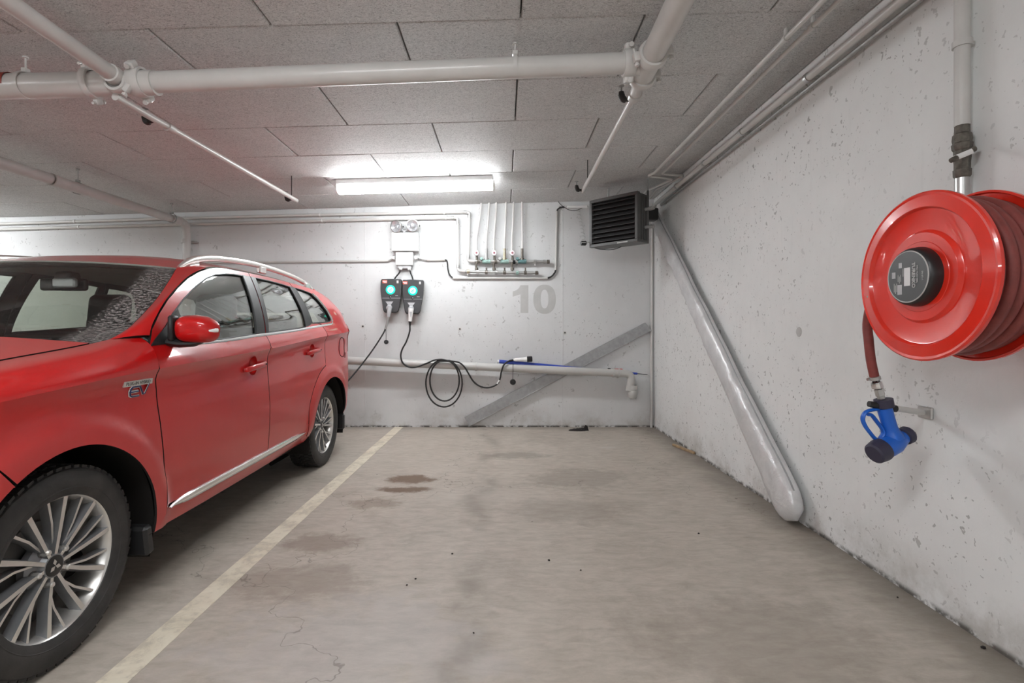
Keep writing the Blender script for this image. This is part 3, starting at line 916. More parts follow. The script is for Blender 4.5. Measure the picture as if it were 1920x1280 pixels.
# ================================================================== THINGS ON THE BACK WALL
# painted bay number
num = thing('bay_number', 'large grey number 10 painted on the back wall', 'wall number', tuple(onw(1002, 562)))
def wpoly(pts, off=0.0):
    return [onw(x, y, off) for x, y in pts]
def decal(pts, name, mat, parent, th=0.0015):
    P = wpoly(pts)
    n = len(P)
    lo = [p for p in P]
    hi = [p + Vector((0, -th, 0)) for p in P]
    m = MB().add(lo + hi, [tuple(range(n)), tuple(range(n, 2 * n))] + [(i, (i + 1) % n, n + (i + 1) % n, n + i) for i in range(n)])
    return m.build(name, mat, parent, None)
decal([(976, 534.5), (990.5, 534.5), (990.5, 586.5), (976, 586.5), (976, 551.5), (961.5, 556), (961.5, 546), (968, 544), (973, 540)], 'digit_one', 'sign_paint', num)
m = MB()
N = 44
def sup(rx, ry, cx, cy, e):
    out = []
    for i in range(N):
        a = 2 * PI * i / N
        c, s = math.cos(a), math.sin(a)
        out.append((cx + rx * math.copysign(abs(c) ** (2 / e), c), cy + ry * math.copysign(abs(s) ** (2 / e), s)))
    return out
o_, i_ = wpoly(sup(21, 27.3, 1021, 560.8, 2.35)), wpoly(sup(7.2, 17.5, 1021, 560.5, 2.3))
m.add([p + Vector((0, -0.0015, 0)) for p in o_ + i_] + o_ + i_, [(i, (i + 1) % N, N + (i + 1) % N, N + i) for i in range(N)] + [(i, (i + 1) % N, 2 * N + (i + 1) % N, 2 * N + i) for i in range(N)] + [(N + i, N + (i + 1) % N, 3 * N + (i + 1) % N, 3 * N + i) for i in range(N)])
m.build('digit_zero', 'sign_paint', num, None)

# emergency light
t = thing('emergency_light', 'white emergency light unit with two round lamp heads above the chargers', 'emergency light', tuple(onw(760, 455)))
bx = MB().box(onw(760.5, 454, 0.05), (0.315, 0.10, 0.215), None, 0.008, segs=2).build('housing', 'white_plastic', t, 35)
MB().box(onw(760.5, 443.5, 0.1005), (0.27, 0.002, 0.004)).build('cover_seam', 'grey_plastic', bx, None)
MB().box(onw(760, 459, 0.101), (0.062, 0.002, 0.012)).build('nameplate', 'grey_plastic', bx, None)
for (x, y, dx) in ((743, 424.5, -0.42), (773.5, 423, 0.05)):
    c = onw(x, y, 0.10)
    d = Vector((dx, -1, -0.12)).normalized()
    h = MB().lathe([(0.0005, -0.075), (0.03, -0.07), (0.055, -0.045), (0.070, -0.010), (0.074, 0.0), (0.074, 0.012), (0.066, 0.014)], c, d, 32).build('lamp_head', 'steel', t, 40)
    MB().lathe([(0.067, 0.008), (0.060, 0.004), (0.045, -0.004), (0.028, -0.012), (0.027, 0.004), (0.020, 0.010), (0.0005, 0.012)], c, d, 28).build('lamp_lens', 'lens_clear', h, 30)
    MB().tube([c - d * 0.05, onw(758, 434, 0.05), onw(758, 438, 0.05)], 0.014, 10).build('lamp_bracket', 'grey_plastic', t)
    MB().lathe([(0.0005, 0), (0.008, 0), (0.008, 0.012), (0.0005, 0.012)], c + Vector((0.074, 0.01, 0)), (1, 0, 0), 10).build('side_knob', 'black_plastic', h)

t = thing('junction_box', 'pale grey junction box between the emergency light and the chargers', 'junction box', tuple(onw(759, 486)))
MB().box(onw(759, 485.5, 0.04), (0.205, 0.08, 0.155), None, 0.010, segs=2).build('box_body', 'grey_box', t, 35)
MB().box(onw(759, 500.5, 0.03), (0.165, 0.06, 0.045), None, 0.006).build('gland_plate', 'grey_plastic', t, 35)
for x, y, a in ((740.5, 483.5, (-1, 0, 0)), (777.5, 483.5, (1, 0, 0))):
    MB().lathe([(0.0005, 0), (0.022, 0), (0.022, 0.014), (0.017, 0.02), (0.017, 0.035), (0.0005, 0.036)], onw(x, y, 0.045), a, 16).build('cable_gland', 'white_plastic', t, 35)
for x, y in ((751.5, 502), (767.5, 502)):
    MB().lathe([(0.0005, 0), (0.020, 0), (0.022, 0.012), (0.014, 0.03), (0.0005, 0.031)], onw(x, y, 0.062), (0, -0.5, -1), 16).build('cable_gland', 'white_plastic', t, 35)
for lab, pxs in (('grey cable entering the junction box from the car side', [(728, 489), (732, 486.5), (737, 484), (741, 483.5)]),
                 ('grey cable leaving the junction box towards the manifold', [(780, 483.5), (786, 484), (794, 486.5), (801, 487.5)])):
    tag(MB().tube(spline(wall_path(pxs, 0.03), 5), 0.009, 10).build('cable', 'steel_dull'), lab, 'cable')

# two wall chargers
def charger(outline, led, socket, sticker, label, cable_px, badge_x):
    cx = sum(p[0] for p in outline) / len(outline)
    cy = sum(p[1] for p in outline) / len(outline)
    t = thing('wall_charger', label, 'charger', tuple(onw(cx, cy)), 'car chargers on the back wall')
    raw = spline([(x, y, 0) for x, y in outline], 4, closed=True)
    n = len(raw)
    rings = []
    for off, sc in ((0.0, 0.97), (0.012, 1.0), (0.085, 1.0), (0.105, 0.985), (0.114, 0.94)):
        rings.append([onw(cx + (p.x - cx) * sc, cy + (p.y - cy) * sc, off) * 1.0 for p in raw])
    m = MB()
    vs = [p for r_ in rings for p in r_]
    fs = [(i * n + j, i * n + (j + 1) % n, (i + 1) * n + (j + 1) % n, (i + 1) * n + j) for i in range(4) for j in range(n)]
    fs.append(tuple(range(4 * n, 5 * n)))
    m.add(vs, fs)
    case = m.build('case', 'charger_case', t, 35)
    F = 0.1145
    MB().box(onw(cx + 0.4, cy + 11, F), (0.215, 0.003, 0.004)).build('cover_seam', 'grey_plastic', case, None)
    c = onw(*led, F)
    MB().lathe([(0.055, -0.002), (0.055, 0.003), (0.040, 0.005)], c, (0, -1, 0), 32).build('indicator_ring', 'led_green', t)
    dsc = MB().lathe([(0.037, 0.002), (0.035, 0.007), (0.0005, 0.0085)], c, (0, -1, 0), 32).build('indicator_disc', 'led_cyan', t)
    MB().tube(spline([c + Vector((0.008, -0.0095, 0.018)), c + Vector((0.010, -0.0095, 0.006)), c + Vector((-0.012, -0.0095, -0.004)), c + Vector((-0.012, -0.0095, -0.014)), c + Vector((0.014, -0.0095, -0.014))], 3), 0.003, 6).build('indicator_symbol', 'sticker_red' if badge_x < cx - 15 else 'charger_case', dsc)
    MB().lathe([(0.016, -0.001), (0.016, 0.003), (0.0005, 0.004)], c + Vector((-0.004, 0, -0.085)), (0, -1, 0), 20).build('lock_button', 'black_plastic', t)
    MB().lathe([(0.006, -0.001), (0.005, 0.006), (0.0005, 0.0065)], c + Vector((0.0, 0, -0.083)), (0, -1, 0), 10).build('lock_cylinder', 'grey_plastic', t)
    sx, sy = sticker
    MB().box(onw(sx, sy, F), (0.056, 0.002, 0.036)).build('red_label', 'sticker_red', t, None)
    MB().box(onw(sx - 0.2, sy - 0.9, F + 0.0015), (0.048, 0.002, 0.009)).build('label_text_bar', 'sticker_white', t, None)
    MB().box(onw(sx + 0.6, sy + 1.4, F + 0.0015), (0.034, 0.002, 0.007)).build('label_text_bar', 'sticker_white', t, None)
    wx = badge_x
    for dy in (-0.1, 2.6):
        MB().box(onw(wx, sy - 1 + dy, F), (0.022, 0.002, 0.013)).build('white_label', 'sticker_white', t, None)
    MB().box(onw(cx + 10, cy + 6.4, F), (0.032, 0.002, 0.006)).build('nameplate', 'grey_plastic', t, None)
    s = onw(*socket, F)
    MB().prism([(-0.045, 0.05), (0.045, 0.05), (0.02, 0.015), (0.02, -0.02), (-0.02, -0.02), (-0.02, 0.015)], s, (1, 0, 0), (0, 0, 1), -0.018).build('socket_flap', 'grey_plastic', t, None)
    MB().lathe([(0.034, -0.005), (0.034, 0.025), (0.030, 0.032), (0.0005, 0.034)], s + Vector((0, 0, -0.022)), (0, -1, -0.25), 10).build('socket', 'grey_plastic', t, 30)
    tag(MB().tube(spline(wall_path(cable_px, 0.06), 5), 0.0085, 10).build('cable', 'black_rubber'), 'short black feed cable above the ' + label.split(',')[0], 'cable')
    return t
oL = [(714.8, 524.2), (722, 523.0), (734, 522.6), (746, 523.2), (753, 524.2), (753.6, 534), (752.9, 550), (750.6, 566), (746.5, 584.6), (733, 586.2), (720.3, 584.6), (716.3, 566), (713.6, 546), (713.6, 534)]
oR = [(755.2, 525.2), (762, 524.2), (774.5, 523.8), (787, 524.6), (794.4, 526), (794.7, 536), (793.8, 552), (791.3, 568), (786.6, 587), (773.5, 588.2), (760.4, 586.6), (756.8, 568), (753.9, 550), (754.1, 536)]
charger(oL, (732.3, 543), (730, 573), (721.5, 528), 'dark wall charger with red label beside the car, with grey plug in its socket', [(750.5, 506), (748, 512), (743, 518), (739, 524)], 745.5)
charger(oR, (774, 544.8), (771, 575), (759.5, 530), 'dark wall charger nearer the number 10, with white plug in its socket', [(768.5, 506), (770, 512), (772.5, 518), (774.5, 525)], 787.5)

def cap_on_strap(top, bot, r, parent, off):
    a, b_ = onw(*top, off), onw(*bot, off)
    MB().tube([a, lerp(a, b_, 0.5) + Vector((0.002, 0, 0)), b_], 0.003, 8).build('cap_strap', 'black_rubber', parent)
    MB().lathe([(0.0005, 0.0), (r, 0.0), (r, 0.018), (r * 0.8, 0.022), (r * 0.75, 0.017), (r * 0.4, 0.017), (r * 0.35, 0.022), (0.0005, 0.023)], b_ + Vector((0, 0.008, -r * 0.7)), (0.15, -1, 0), 24).build('dust_cap', 'black_plastic', parent, 35)

# cable in use: grey plug, runs to the car
t = thing('charging_cable', 'dark charging cable with grey plug running down behind the car', 'cable', tuple(onw(725, 620)))
MB().tube(spline(wall_path([(730.5, 577), (729, 588), (727.8, 594)], 0.15), 4), [0.026] * 4 + [0.022] * 5, 14).build('plug', 'grey_plastic', t)
MB().tube(spline(wall_path([(728, 593), (727, 601), (724.5, 610), (722.5, 617)], 0.15), 4), 0.013, 12).build('plug_sleeve', 'steel_dull', t)
MB().tube(spline([onw(723, 615, 0.15), onw(718, 626, 0.17), onw(700, 654, 0.22), onw(676, 686, 0.32), onw(655, 711, 0.42), onw(635, 733, 0.50), onw(610, 745, 0.50)], 6), 0.0085, 10).build('cable_line', 'black_rubber', t)
cap_on_strap((723.5, 617), (724, 638), 0.026, t, 0.15)

# spare cable: white plugs, coil hung over the drain pipe
t = thing('charging_cable', 'black charging cable with white plugs looped over the drain pipe', 'cable', tuple(onw(800, 690)))
MB().tube(spline(wall_path([(771, 578), (769.8, 590), (768.8, 602.5)], 0.16), 5), [0.030, 0.031, 0.030, 0.029, 0.028, 0.026, 0.024, 0.023, 0.022, 0.021, 0.020], 16).build('plug', 'white_plastic', t)
MB().prism([(-0.016, 0.0), (0.012, 0.0), (-0.004, -0.07)], onw(770.5, 584, 0.193), (1, 0, 0), (0, 0, 1), -0.004).build('plug_inlay', 'grey_plastic', t, None)
MB().tube(wall_path([(768.8, 602), (768.7, 606), (768.6, 612)], 0.16), [0.021, 0.013, 0.009], 12).build('plug_boot', 'black_rubber', t)
CP = [(768.6, 611, .16), (768, 622, .16), (762, 640, .165), (754, 655, .17), (751.5, 668, .175), (756, 681, .175), (768, 688, .175), (782, 687.5, .175), (800, 681, .175), (814, 675.2, .178), (828, 673.6, .178), (840, 676, .178), (852, 677.4, .178), (862, 680, .178), (871, 688, .178), (879, 701, .175), (887, 714, .17), (898, 723, .17), (911, 726.6, .17), (924, 724.5, .17), (934, 718, .17), (938, 708, .172), (940, 697, .175), (944, 685, .178), (950, 679.0, .16), (957, 675.5, .128)]
MB().tube(spline([onw(x, y, o) for x, y, o in CP], 5), 0.0095, 10).build('cable_line', 'black_rubber', t)
MB().tube([onw(932.3, 719.5, .17), onw(936.8, 712.5, .171)], 0.0104, 10).build('white_marker', 'white_plastic', t)
for rx, cy, ry, x0, dy in ((34.0, 718, 44.5, 832.5, 0.0), (27.5, 713, 38.5, 833.5, 0.006)):
    L = []
    for i in range(40):
        a = 2 * PI * i / 40
        x, y = x0 + rx * math.sin(a), cy - ry * math.cos(a)
        o = 0.175 + 0.006 * math.cos(a) if y < 700 else 0.165
        if abs(math.sin(a)) < 0.75 and math.cos(a) > 0:       # passes over the pipe
            o = 0.115 + 0.046 + 0.012 + dy
        L.append(onw(x, max(y, 675.5 + dy * 300), o))
    MB().tube(L, 0.0092, 10, closed=True).build('cable_loop', 'black_rubber', t)
pa, pb = onw(962, 674.5, 0.120), onw(998, 672.8, 0.115)
MB().tube([pa, lerp(pa, pb, 0.12), lerp(pa, pb, 0.5), lerp(pa, pb, 0.72)], [0.012, 0.019, 0.024, 0.031], 16).build('plug', 'white_plastic', t)
MB().tube([lerp(pa, pb, 0.70), lerp(pa, pb, 0.74), lerp(pa, pb, 0.96), pb], [0.025, 0.034, 0.034, 0.030], 18).build('plug_cap', 'black_plastic', t, 30)
MB().tube([onw(954, 676.5, .13), pa + (pb - pa) * 0.04], [0.009, 0.013], 12).build('plug_boot', 'black_rubber', t)
cap_on_strap((961.8, 680), (961.3, 712), 0.034, t, 0.185)

# sheet-metal channel leaning on the wall
a, b_ = onw(876, 792, 0.035), onw(1215, 614.5, 0.035)
a.y, b_.y = YB - 0.045, YB - 0.045
U = (b_ - a).normalized()
V = Vector((-U.z, 0, U.x))
L = (b_ - a).length
ch = thing('metal_channel', 'long grey sheet-metal channel leaning diagonally against the back wall', 'metal channel', tuple(a))
q = MB()
prof = [(-0.060, 0.0), (0.060, 0.0), (0.060, 0.038), (0.057, 0.038), (0.057, 0.003), (-0.057, 0.003), (-0.057, 0.038), (-0.060, 0.038)]
vs = []
for s in (0.0, L):
    for i, (v, dpt) in enumerate(prof):
        vs.append(a + U * (s + (0.025 * (0.06 - v) / 0.12 if s else 0)) + V * (v * 1.0 + 0.01) + Vector((0, dpt, 0)))
q.add(vs, [(i, (i + 1) % 8, 8 + (i + 1) % 8, 8 + i) for i in range(8)] + [(0, 1, 4, 5), (5, 6, 7, 0), (1, 2, 3, 4), (8, 9, 12, 13), (13, 14, 15, 8), (9, 10, 11, 12)])
q.build('channel_web', 'galvanised', ch, None)
MB().tube([a + V * -0.048 + Vector((0, -0.002, 0)), a + U * L + V * -0.046 + Vector((0, -0.002, 0))], 0.003, 6).build('channel_fold', 'steel_dull', ch)

# blue pole lying on the drain pipe
pl = thing('telescopic_pole', 'blue tapered pole with white tip lying on the drain pipe', 'pole', tuple(onw(1000, 685)))
p0, p1 = onw(936, 677.5, 0.10), onw(1214, 702, 0.06)
MB().tube([p0, lerp(p0, p1, 0.35), lerp(p0, p1, 0.60), lerp(p0, p1, 0.75)], [0.022, 0.020, 0.016, 0.008], 14).build('pole_grip', 'pole_blue', pl)
MB().tube([p0 - (p1 - p0).normalized() * 0.022, p0 + (p1 - p0).normalized() * 0.004], 0.019, 12).build('pole_tip', 'white_plastic', pl)
MB().tube([lerp(p0, p1, 0.74), p1], [0.006, 0.004], 8).build('pole_rod', 'black_plastic', pl)
MB().tube([lerp(p0, p1, 0.86), lerp(p0, p1, 0.93)], 0.013, 10).build('pole_joint', 'pole_blue', pl)
MB().tube(spline([p1, p1 + Vector((0.02, 0, -0.012)), p1 + Vector((0.015, 0, -0.032)), p1 + Vector((0.0, 0, -0.03))], 4), 0.003, 6).build('pole_hook', 'steel', pl)
cl = thing('pipe_clamp_tool', 'small red and black hand clamp resting on the drain elbow', 'clamp', tuple(at(1152, 692, YB - 0.11)))
c0 = at(1140, 692, YB - 0.115)
MB().box(c0 + Vector((0.012, 0, 0)), (0.038, 0.03, 0.026), None, 0.006).build('clamp_jaw', 'black_plastic', cl, 35)
MB().box(c0 + Vector((0.12, 0, 0.0)), (0.10, 0.018, 0.013), None, 0.004).build('clamp_bar', 'cap_red', cl, 35)
MB().tube([c0 + Vector((0.03, 0, 0.004)), c0 + Vector((0.08, 0, 0.006))], 0.005, 8).build('clamp_screw', 'steel', cl)

# ------------------------------------------------------------------ unit heater in the corner
fl = Vector((0.914, 5.45, 0)); fr = Vector((1.322, 5.05, 0))
U = (fr - fl).normalized()
Nf = Vector((U.y, -U.x, 0))            # out of the front face, into the room
HW, HB, HT = (fr - fl).length, 2.030, 2.530
HD = 0.20
t = thing('unit_heater', 'dark grey louvred unit heater hung in the corner under the ceiling', 'heater', tuple((fl + fr) / 2 + Vector((0, 0, HB))))
def hp(u, d, z):
    return fl + U * u - Nf * d + Vector((0, 0, z))
Rh = Matrix((U, -Nf, Vector((0, 0, 1)))).transposed()
MB().box(hp(HW / 2, HD / 2 + 0.03, (HB + HT) / 2), (HW - 0.012, HD - 0.06 + 0.06, HT - HB - 0.012), Rh, 0.004).build('case', 'heater_grey', t, None)
fw = 0.032
fr_ = MB()
for (u, z, su, sz) in ((HW / 2, HT - fw / 2, HW, fw), (HW / 2, HB + fw / 2, HW, fw), (fw / 2, (HB + HT) / 2, fw, HT - HB - 2 * fw), (HW - fw / 2, (HB + HT) / 2, fw, HT - HB - 2 * fw)):
    MB().box(hp(u, 0.015, z), (su, 0.05, sz), Rh, 0.003).build('front_frame', 'heater_grey', t, None)
MB().box(hp(HW / 2, 0.027, (HB + HT) / 2), (HW - 2 * fw, 0.004, HT - HB - 2 * fw), Rh).build('dark_inside', 'void_black', t, None)
slat_me = MB().box((0, 0, 0), (HW - 2 * fw - 0.004, 0.050, 0.005), None, 0.0015).mesh('louvre_slat', 'heater_slat', None)
ns = 9
for i in range(ns):
    z = HB + fw + 0.028 + (HT - HB - 2 * fw - 0.05) * i / (ns - 1)
    o = link('louvre_slat', slat_me, t)
    tilt = math.radians(-38 + (8 if i in (4, 8) else 0) - (6 if i == 2 else 0))
    M = (Rh @ Matrix.Rotation(-tilt, 3, 'X')).to_4x4()
    M.translation = hp(HW / 2, 0.004, z) - Vector(t.location)
    o.matrix_local = M
MB().box(hp(HW * 0.70, -0.0105, HB + 0.012), (0.12, 0.002, 0.012), Rh).build('nameplate', 'label_pale', t, None)
for s in (0.10, 0.30, 0.5):
    MB().box(hp(HW + 0.0, 0.06 + s * 0.22, (HB + HT) / 2), (0.006, 0.012, HT - HB - 0.06), Rh, 0.002).build('side_rib', 'heater_grey', t, None)
MB().tube([hp(HW - 0.02, HD + 0.03, HB + 0.08), hp(HW - 0.02, HD + 0.03, HT + 0.05)], 0.011, 10).build('mounting_rail', 'heater_grey', t)
MB().tube([hp(0.08, HD + 0.03, HB + 0.08), hp(0.08, HD + 0.03, HT + 0.05)], 0.011, 10).build('mounting_rail', 'heater_grey', t)
for u in (0.08, HW - 0.02):
    a = hp(u, HD + 0.03, HT + 0.05)
    MB().tube([a, Vector((a.x, a.y, ceil_z(a.x)))], 0.008, 8).build('hanger_rod', 'steel_dull', t)
for z in (HB + 0.16, HB + 0.34):
    MB().tube([hp(HW - 0.01, HD * 0.7, z), hp(HW + 0.10, HD * 0.7, z)], 0.016, 12).lathe([(0.016, -0.012), (0.022, -0.012), (0.022, 0.012), (0.016, 0.012)], hp(HW + 0.06, HD * 0.7, z), U, 8).build('pipe_stub', 'steel_dull', t, 30)
MB().box(Vector((1.60, 5.62, 2.42)), (0.16, 0.12, 0.13), None, 0.01).build('valve_actuator', 'black_plastic', t, 30)
MB().tube(spline([hp(0.02, 0.05, HB + 0.005), hp(0.10, 0.04, HB - 0.02), hp(0.20, 0.06, HB - 0.035), hp(0.27, 0.08, HB - 0.03), hp(0.32, 0.10, HB - 0.012)], 5), 0.004, 8).build('dangling_wire', 'black_rubber', t)
# thermostat plug hanging beside the heater
t = thing('heater_plug', 'small black plug hanging at the lower edge of the heater', 'plug', tuple(at(1095, 456, 5.44)))
c = at(1094, 456, 5.44)
MB().box(c, (0.062, 0.045, 0.046), None, 0.008).build('plug_body', 'black_plastic', t, 30)
MB().box(c + Vector((0, -0.0235, 0.006)), (0.045, 0.002, 0.010)).build('plug_label', 'label_pale', t, None)
MB().tube(spline([c + Vector((0.03, 0, 0.0)), c + Vector((0.05, 0, 0.012)), c + Vector((0.075, 0.01, 0.01))], 4), 0.006, 8).build('plug_lead', 'steel', t)
# coiled thin cable on the wall below the channel
P = []
for i in range(110):
    f = i / 109
    x, y = lerp(1083, 1095, f ** 0.8), lerp(392, 452, f)
    a = f * 2 * PI * 9
    P.append(onw(x + (3.2 * math.cos(a)), y + 1.6 * math.sin(a), 0.02 + 0.008 * math.sin(a)))
tag(MB().tube(P, 0.0022, 6).build('coiled_wire', 'label_pale'), 'thin coiled grey wire hanging on the wall beside the heater', 'wire')

# ------------------------------------------------------------------ silver bag leaning in the corner
b0, b1 = Vector((1.700, 3.055, 0.115)), Vector((1.700, 5.86, 2.50))
ax = (b1 - b0).normalized()
side = Vector((1, 0, 0)).cross(ax).normalized()       # in the wall plane, across the bag
rows, seg = 90, 28
LB = (b1 - b0).length
pts = []
rnd = random.Random(3)
wr = [(rnd.uniform(0.05, 0.97), rnd.uniform(-1, 1), rnd.uniform(0.008, 0.02), rnd.uniform(0.006, 0.013), rnd.uniform(-1.2, 1.2)) for _ in range(46)]
for i in range(rows + 1):
    f = i / rows
    s = -0.10 + f * (LB + 0.10)
    w = lerp(0.118, 0.078, min(1, max(0, s / LB)) ** 0.8) * (1 + 0.05 * math.sin(s * 5.1) + 0.03 * math.sin(s * 11.3))
    d = lerp(0.060, 0.042, f)
    e0 = min(1.0, (s + 0.10) / 0.16)
    e0 = math.sqrt(max(0.0, 1 - (1 - e0) ** 2))
    e1 = min(1.0, (LB - s) / 0.06)
    w *= max(0.02, e0) * max(0.25, e1)
    d *= max(0.02, e0) ** 0.6 * max(0.3, e1)
    row = []
    for j in range(seg):
        a = 2 * PI * j / seg
        ca, sa = math.cos(a), math.sin(a)
        y = math.copysign(abs(ca) ** 0.8, ca) * w
        x = math.copysign(abs(sa) ** 0.75, sa) * d
        if x < 0:
            for (fc, yc, wd, am, sl) in wr:
                u = (f - fc - sl * 0.02 * (y / max(w, 1e-4) - yc))
                x -= am * math.exp(-(u / wd * 1.3) ** 2) * math.exp(-((y / max(w, 1e-4) - yc) / 0.6) ** 2) * (0.4 + e0 * 0.6) * (1 if fc * 97 % 2 > 1 else -0.8)
        sag = -0.012 * math.sin(f * PI)
        row.append(b0 + ax * s + side * y + Vector((x + 0.004 + sag * 0, 0, 0)))
    pts.append(row)
for r_ in pts:
    for p in r_:
        if p.x > XR - 0.004:
            p.x = XR - 0.004
        if p.z < 0.006:
            p.z = 0.006
m = MB()
vs = [p for r_ in pts for p in r_]
fs = [(i * seg + j, i * seg + (j + 1) % seg, (i + 1) * seg + (j + 1) % seg, (i + 1) * seg + j) for i in range(rows) for j in range(seg)]
fs += [tuple(range(seg)), tuple(range(rows * seg, rows * seg + seg))]
m.add(vs, fs)
t = thing('long_bag', 'long silver padded bag leaning along the side wall from floor to heater', 'bag', tuple(b0))
m.build('bag_body', 'silver_fabric', t, 80)
MB().tube([r_[0] + Vector((-0.006, 0, 0)) for r_ in pts[3:-1]], 0.005, 8).build('piping', 'galvanised', t)
MB().tube([r_[seg // 2] + Vector((-0.006, 0, 0)) for r_ in pts[3:-1]], 0.004, 8).build('piping', 'galvanised', t)

# ------------------------------------------------------------------ hose reel on the side wall
RY, RZ, RX = 1.75, 1.344, 1.416
C = Vector((RX, RY, RZ))
AX = Vector((-1, 0, 0))
t = thing('hose_reel', 'large red fire hose reel mounted on the side wall', 'hose reel', (XR, RY, RZ))
disc = [(0.070, -0.002), (0.118, -0.002), (0.120, -0.0035), (0.149, -0.0035), (0.1505, -0.005), (0.157, -0.0145), (0.159, -0.016), (0.226, -0.0105), (0.2285, -0.0095), (0.2345, 0.001), (0.2365, 0.0022), (0.273, -0.003), (0.281, -0.001), (0.287, -0.006), (0.287, -0.016), (0.280, -0.018), (0.276, -0.010), (0.238, -0.005), (0.232, -0.016), (0.160, -0.021), (0.150, -0.010), (0.070, -0.008)]
MB().lathe(disc, C, AX, 96).build('front_disc', 'reel_red', t, 22)
MB().lathe([(r, -h) for r, h in disc], C + Vector((0.205, 0, 0)), AX, 96).build('rear_disc', 'reel_red', t, 28)
MB().lathe([(0.13, -0.02), (0.13, -0.19)], C, AX, 48).build('drum', 'reel_red', t)
for i in range(5):
    x = 0.036 + i * 0.0355
    rr = (0.262, 0.268, 0.262, 0.268, 0.260)[i]
    MB().tube([C + Vector((x, math.cos(a) * (rr - 0.018), math.sin(a) * (rr - 0.018))) for a in [2 * PI * j / 72 for j in range(72)]], 0.0182, 14, closed=True).build('hose_coil', 'hose_red', t)
    MB().tube([C + Vector((x, math.cos(a) * (rr - 0.054), math.sin(a) * (rr - 0.054))) for a in [2 * PI * j / 60 for j in range(60)]], 0.0178, 12, closed=True).build('hose_coil', 'hose_red', t)
MB().lathe([(0.101, -0.010), (0.101, 0.006), (0.097, 0.028), (0.092, 0.035), (0.0880, 0.037)], C, AX, 64).build('hub', 'black_plastic', t, 35)
hubf = MB().lathe([(0.0890, 0.0365), (0.0880, 0.0385), (0.0855, 0.0385), (0.0850, 0.0375), (0.0005, 0.0375)], C, AX, 64).build('hub_label', ['label_grey', 'label_pale'], t, 35)
for q in hubf.data.polygons:
    if abs((Vector(q.center) - C).dot(AX)) > 0.0377 or (Vector(q.center) - C).yz.length > 0.0853:
        q.material_index = 1
LF = C + AX * 0.0380
# lettering reads downwards: local x -> -Z, local y -> towards the camera (-Y)
def reel_text(s, dy, dz, size, bold, mat='label_pale'):
    o = link('lettering', text_mesh(s, size, 0.0004, mat, bold), hubf)
    place(o, LF + Vector((-0.0006, dy, dz)), (0, 0, -1), (0, -1, 0))
reel_text('TURENKO', -0.0275, 0.003, 0.0185, 0.0006)
reel_text('FIRE HOSE REEL', -0.0430, 0.005, 0.0085, 0.0001)
reel_text('EN 671-1', -0.0640, -0.002, 0.0080, 0.0001)
MB().box(LF + Vector((0, 0.000, 0.0)), (0.0012, 0.026, 0.062)).build('inspection_sticker', 'sticker_white', hubf, None)
for (y0, z0, n, ln, wd) in ((0.052, 0.028, 3, 0.016, 0.0022), (0.070, -0.004, 3, 0.020, 0.0022), (0.030, 0.046, 3, 0.018, 0.0022)):
    for i in range(n):
        MB().box(LF + Vector((0, y0 - i * 0.0058 - 0.012, z0 - 0.03 - (i % 2) * 0.006)), (0.001, wd, ln * 1.5)).build('print_bar', 'label_pale', hubf, None)
for (y0, z0, sy, sz) in ((0.060, 0.010, 0.016, 0.022), (0.030, 0.042, 0.014, 0.018), (0.033, -0.042, 0.020, 0.034)):
    MB().box(LF + Vector((0, y0, z0)), (0.001, sy, sz)).build('print_block', 'grey_plastic', hubf, None)
# small pale green sticker on the front disc
MB().lathe([(0.006, -0.007), (0.006, 0.0), (0.0005, 0.0008)], C + Vector((0, 0.243, -0.052)), AX, 12).build('green_sticker', 'patina', t)
MB().tube([C + Vector((0.19, 0, 0)), (XR - 0.01, RY, RZ)], 0.05, 24).build('axle_stub', 'reel_red', t)
MB().box((XR - 0.012, RY, RZ), (0.024, 0.20, 0.26), None, 0.006).build('wall_plate', 'reel_red', t, 35)
MB().tube(bend([C + Vector((0.25, 0.06, 0.0)), C + Vector((0.29, 0.19, 0.06)), (1.745, 1.95, 1.62), (1.745, 1.95, 1.70)], 0.06, 6), 0.022, 16).build('feed_pipe', 'steel_dull', t)

# riser with stop valve above the reel
t = thing('hydrant_riser', 'grey water pipe with dark stop valve above the hose reel', 'pipe', (1.745, 1.95, 1.7))
P0 = Vector((1.745, 1.95, 0))
zz = lambda py: at(1806, py, 1.95).z
MB().tube([P0 + Vector((0, 0, zz(334))), P0 + Vector((0, 0, 1.60))], 0.0235, 20).build('pipe', 'steel', t)
MB().tube([P0 + Vector((0, 0, ceil_z(1.745))), P0 + Vector((0, 0, zz(236)))], 0.0245, 20).build('pipe', 'pipe_paint', t)
MB().lathe([(0.022, zz(334)), (0.027, zz(330)), (0.028, zz(318)), (0.025, zz(317)), (0.025, zz(306)), (0.027, zz(296)), (0.026, zz(283)), (0.031, zz(279)), (0.033, zz(270)), (0.029, zz(268)), (0.031, zz(262)), (0.029, zz(252)), (0.024, zz(250)), (0.023, zz(234)), (0.022, zz(232))], P0, (0, 0, 1), 8).build('stop_valve', 'brass_dark', t, 30)
v = P0 + Vector((-0.035, -0.01, zz(292)))
la, lb = at(1789, 297, 1.905), at(1823, 283, 1.895)
MB().tube([la, lb], 0.0085, 10, flat=(1.2, 0.6)).build('valve_lever', 'white_plastic', t)
MB().tube([la + Vector((-0.012, 0, -0.008)), la + Vector((0.008, 0.0, 0.002))], [0.009, 0.011], 10).build('lever_grip', 'brass_dark', t)
MB().tube([P0 + Vector((0, -0.02, zz(288))), P0 + Vector((0.0, -0.052, zz(288)))], 0.010, 10).build('lever_pivot', 'brass_dark', t)
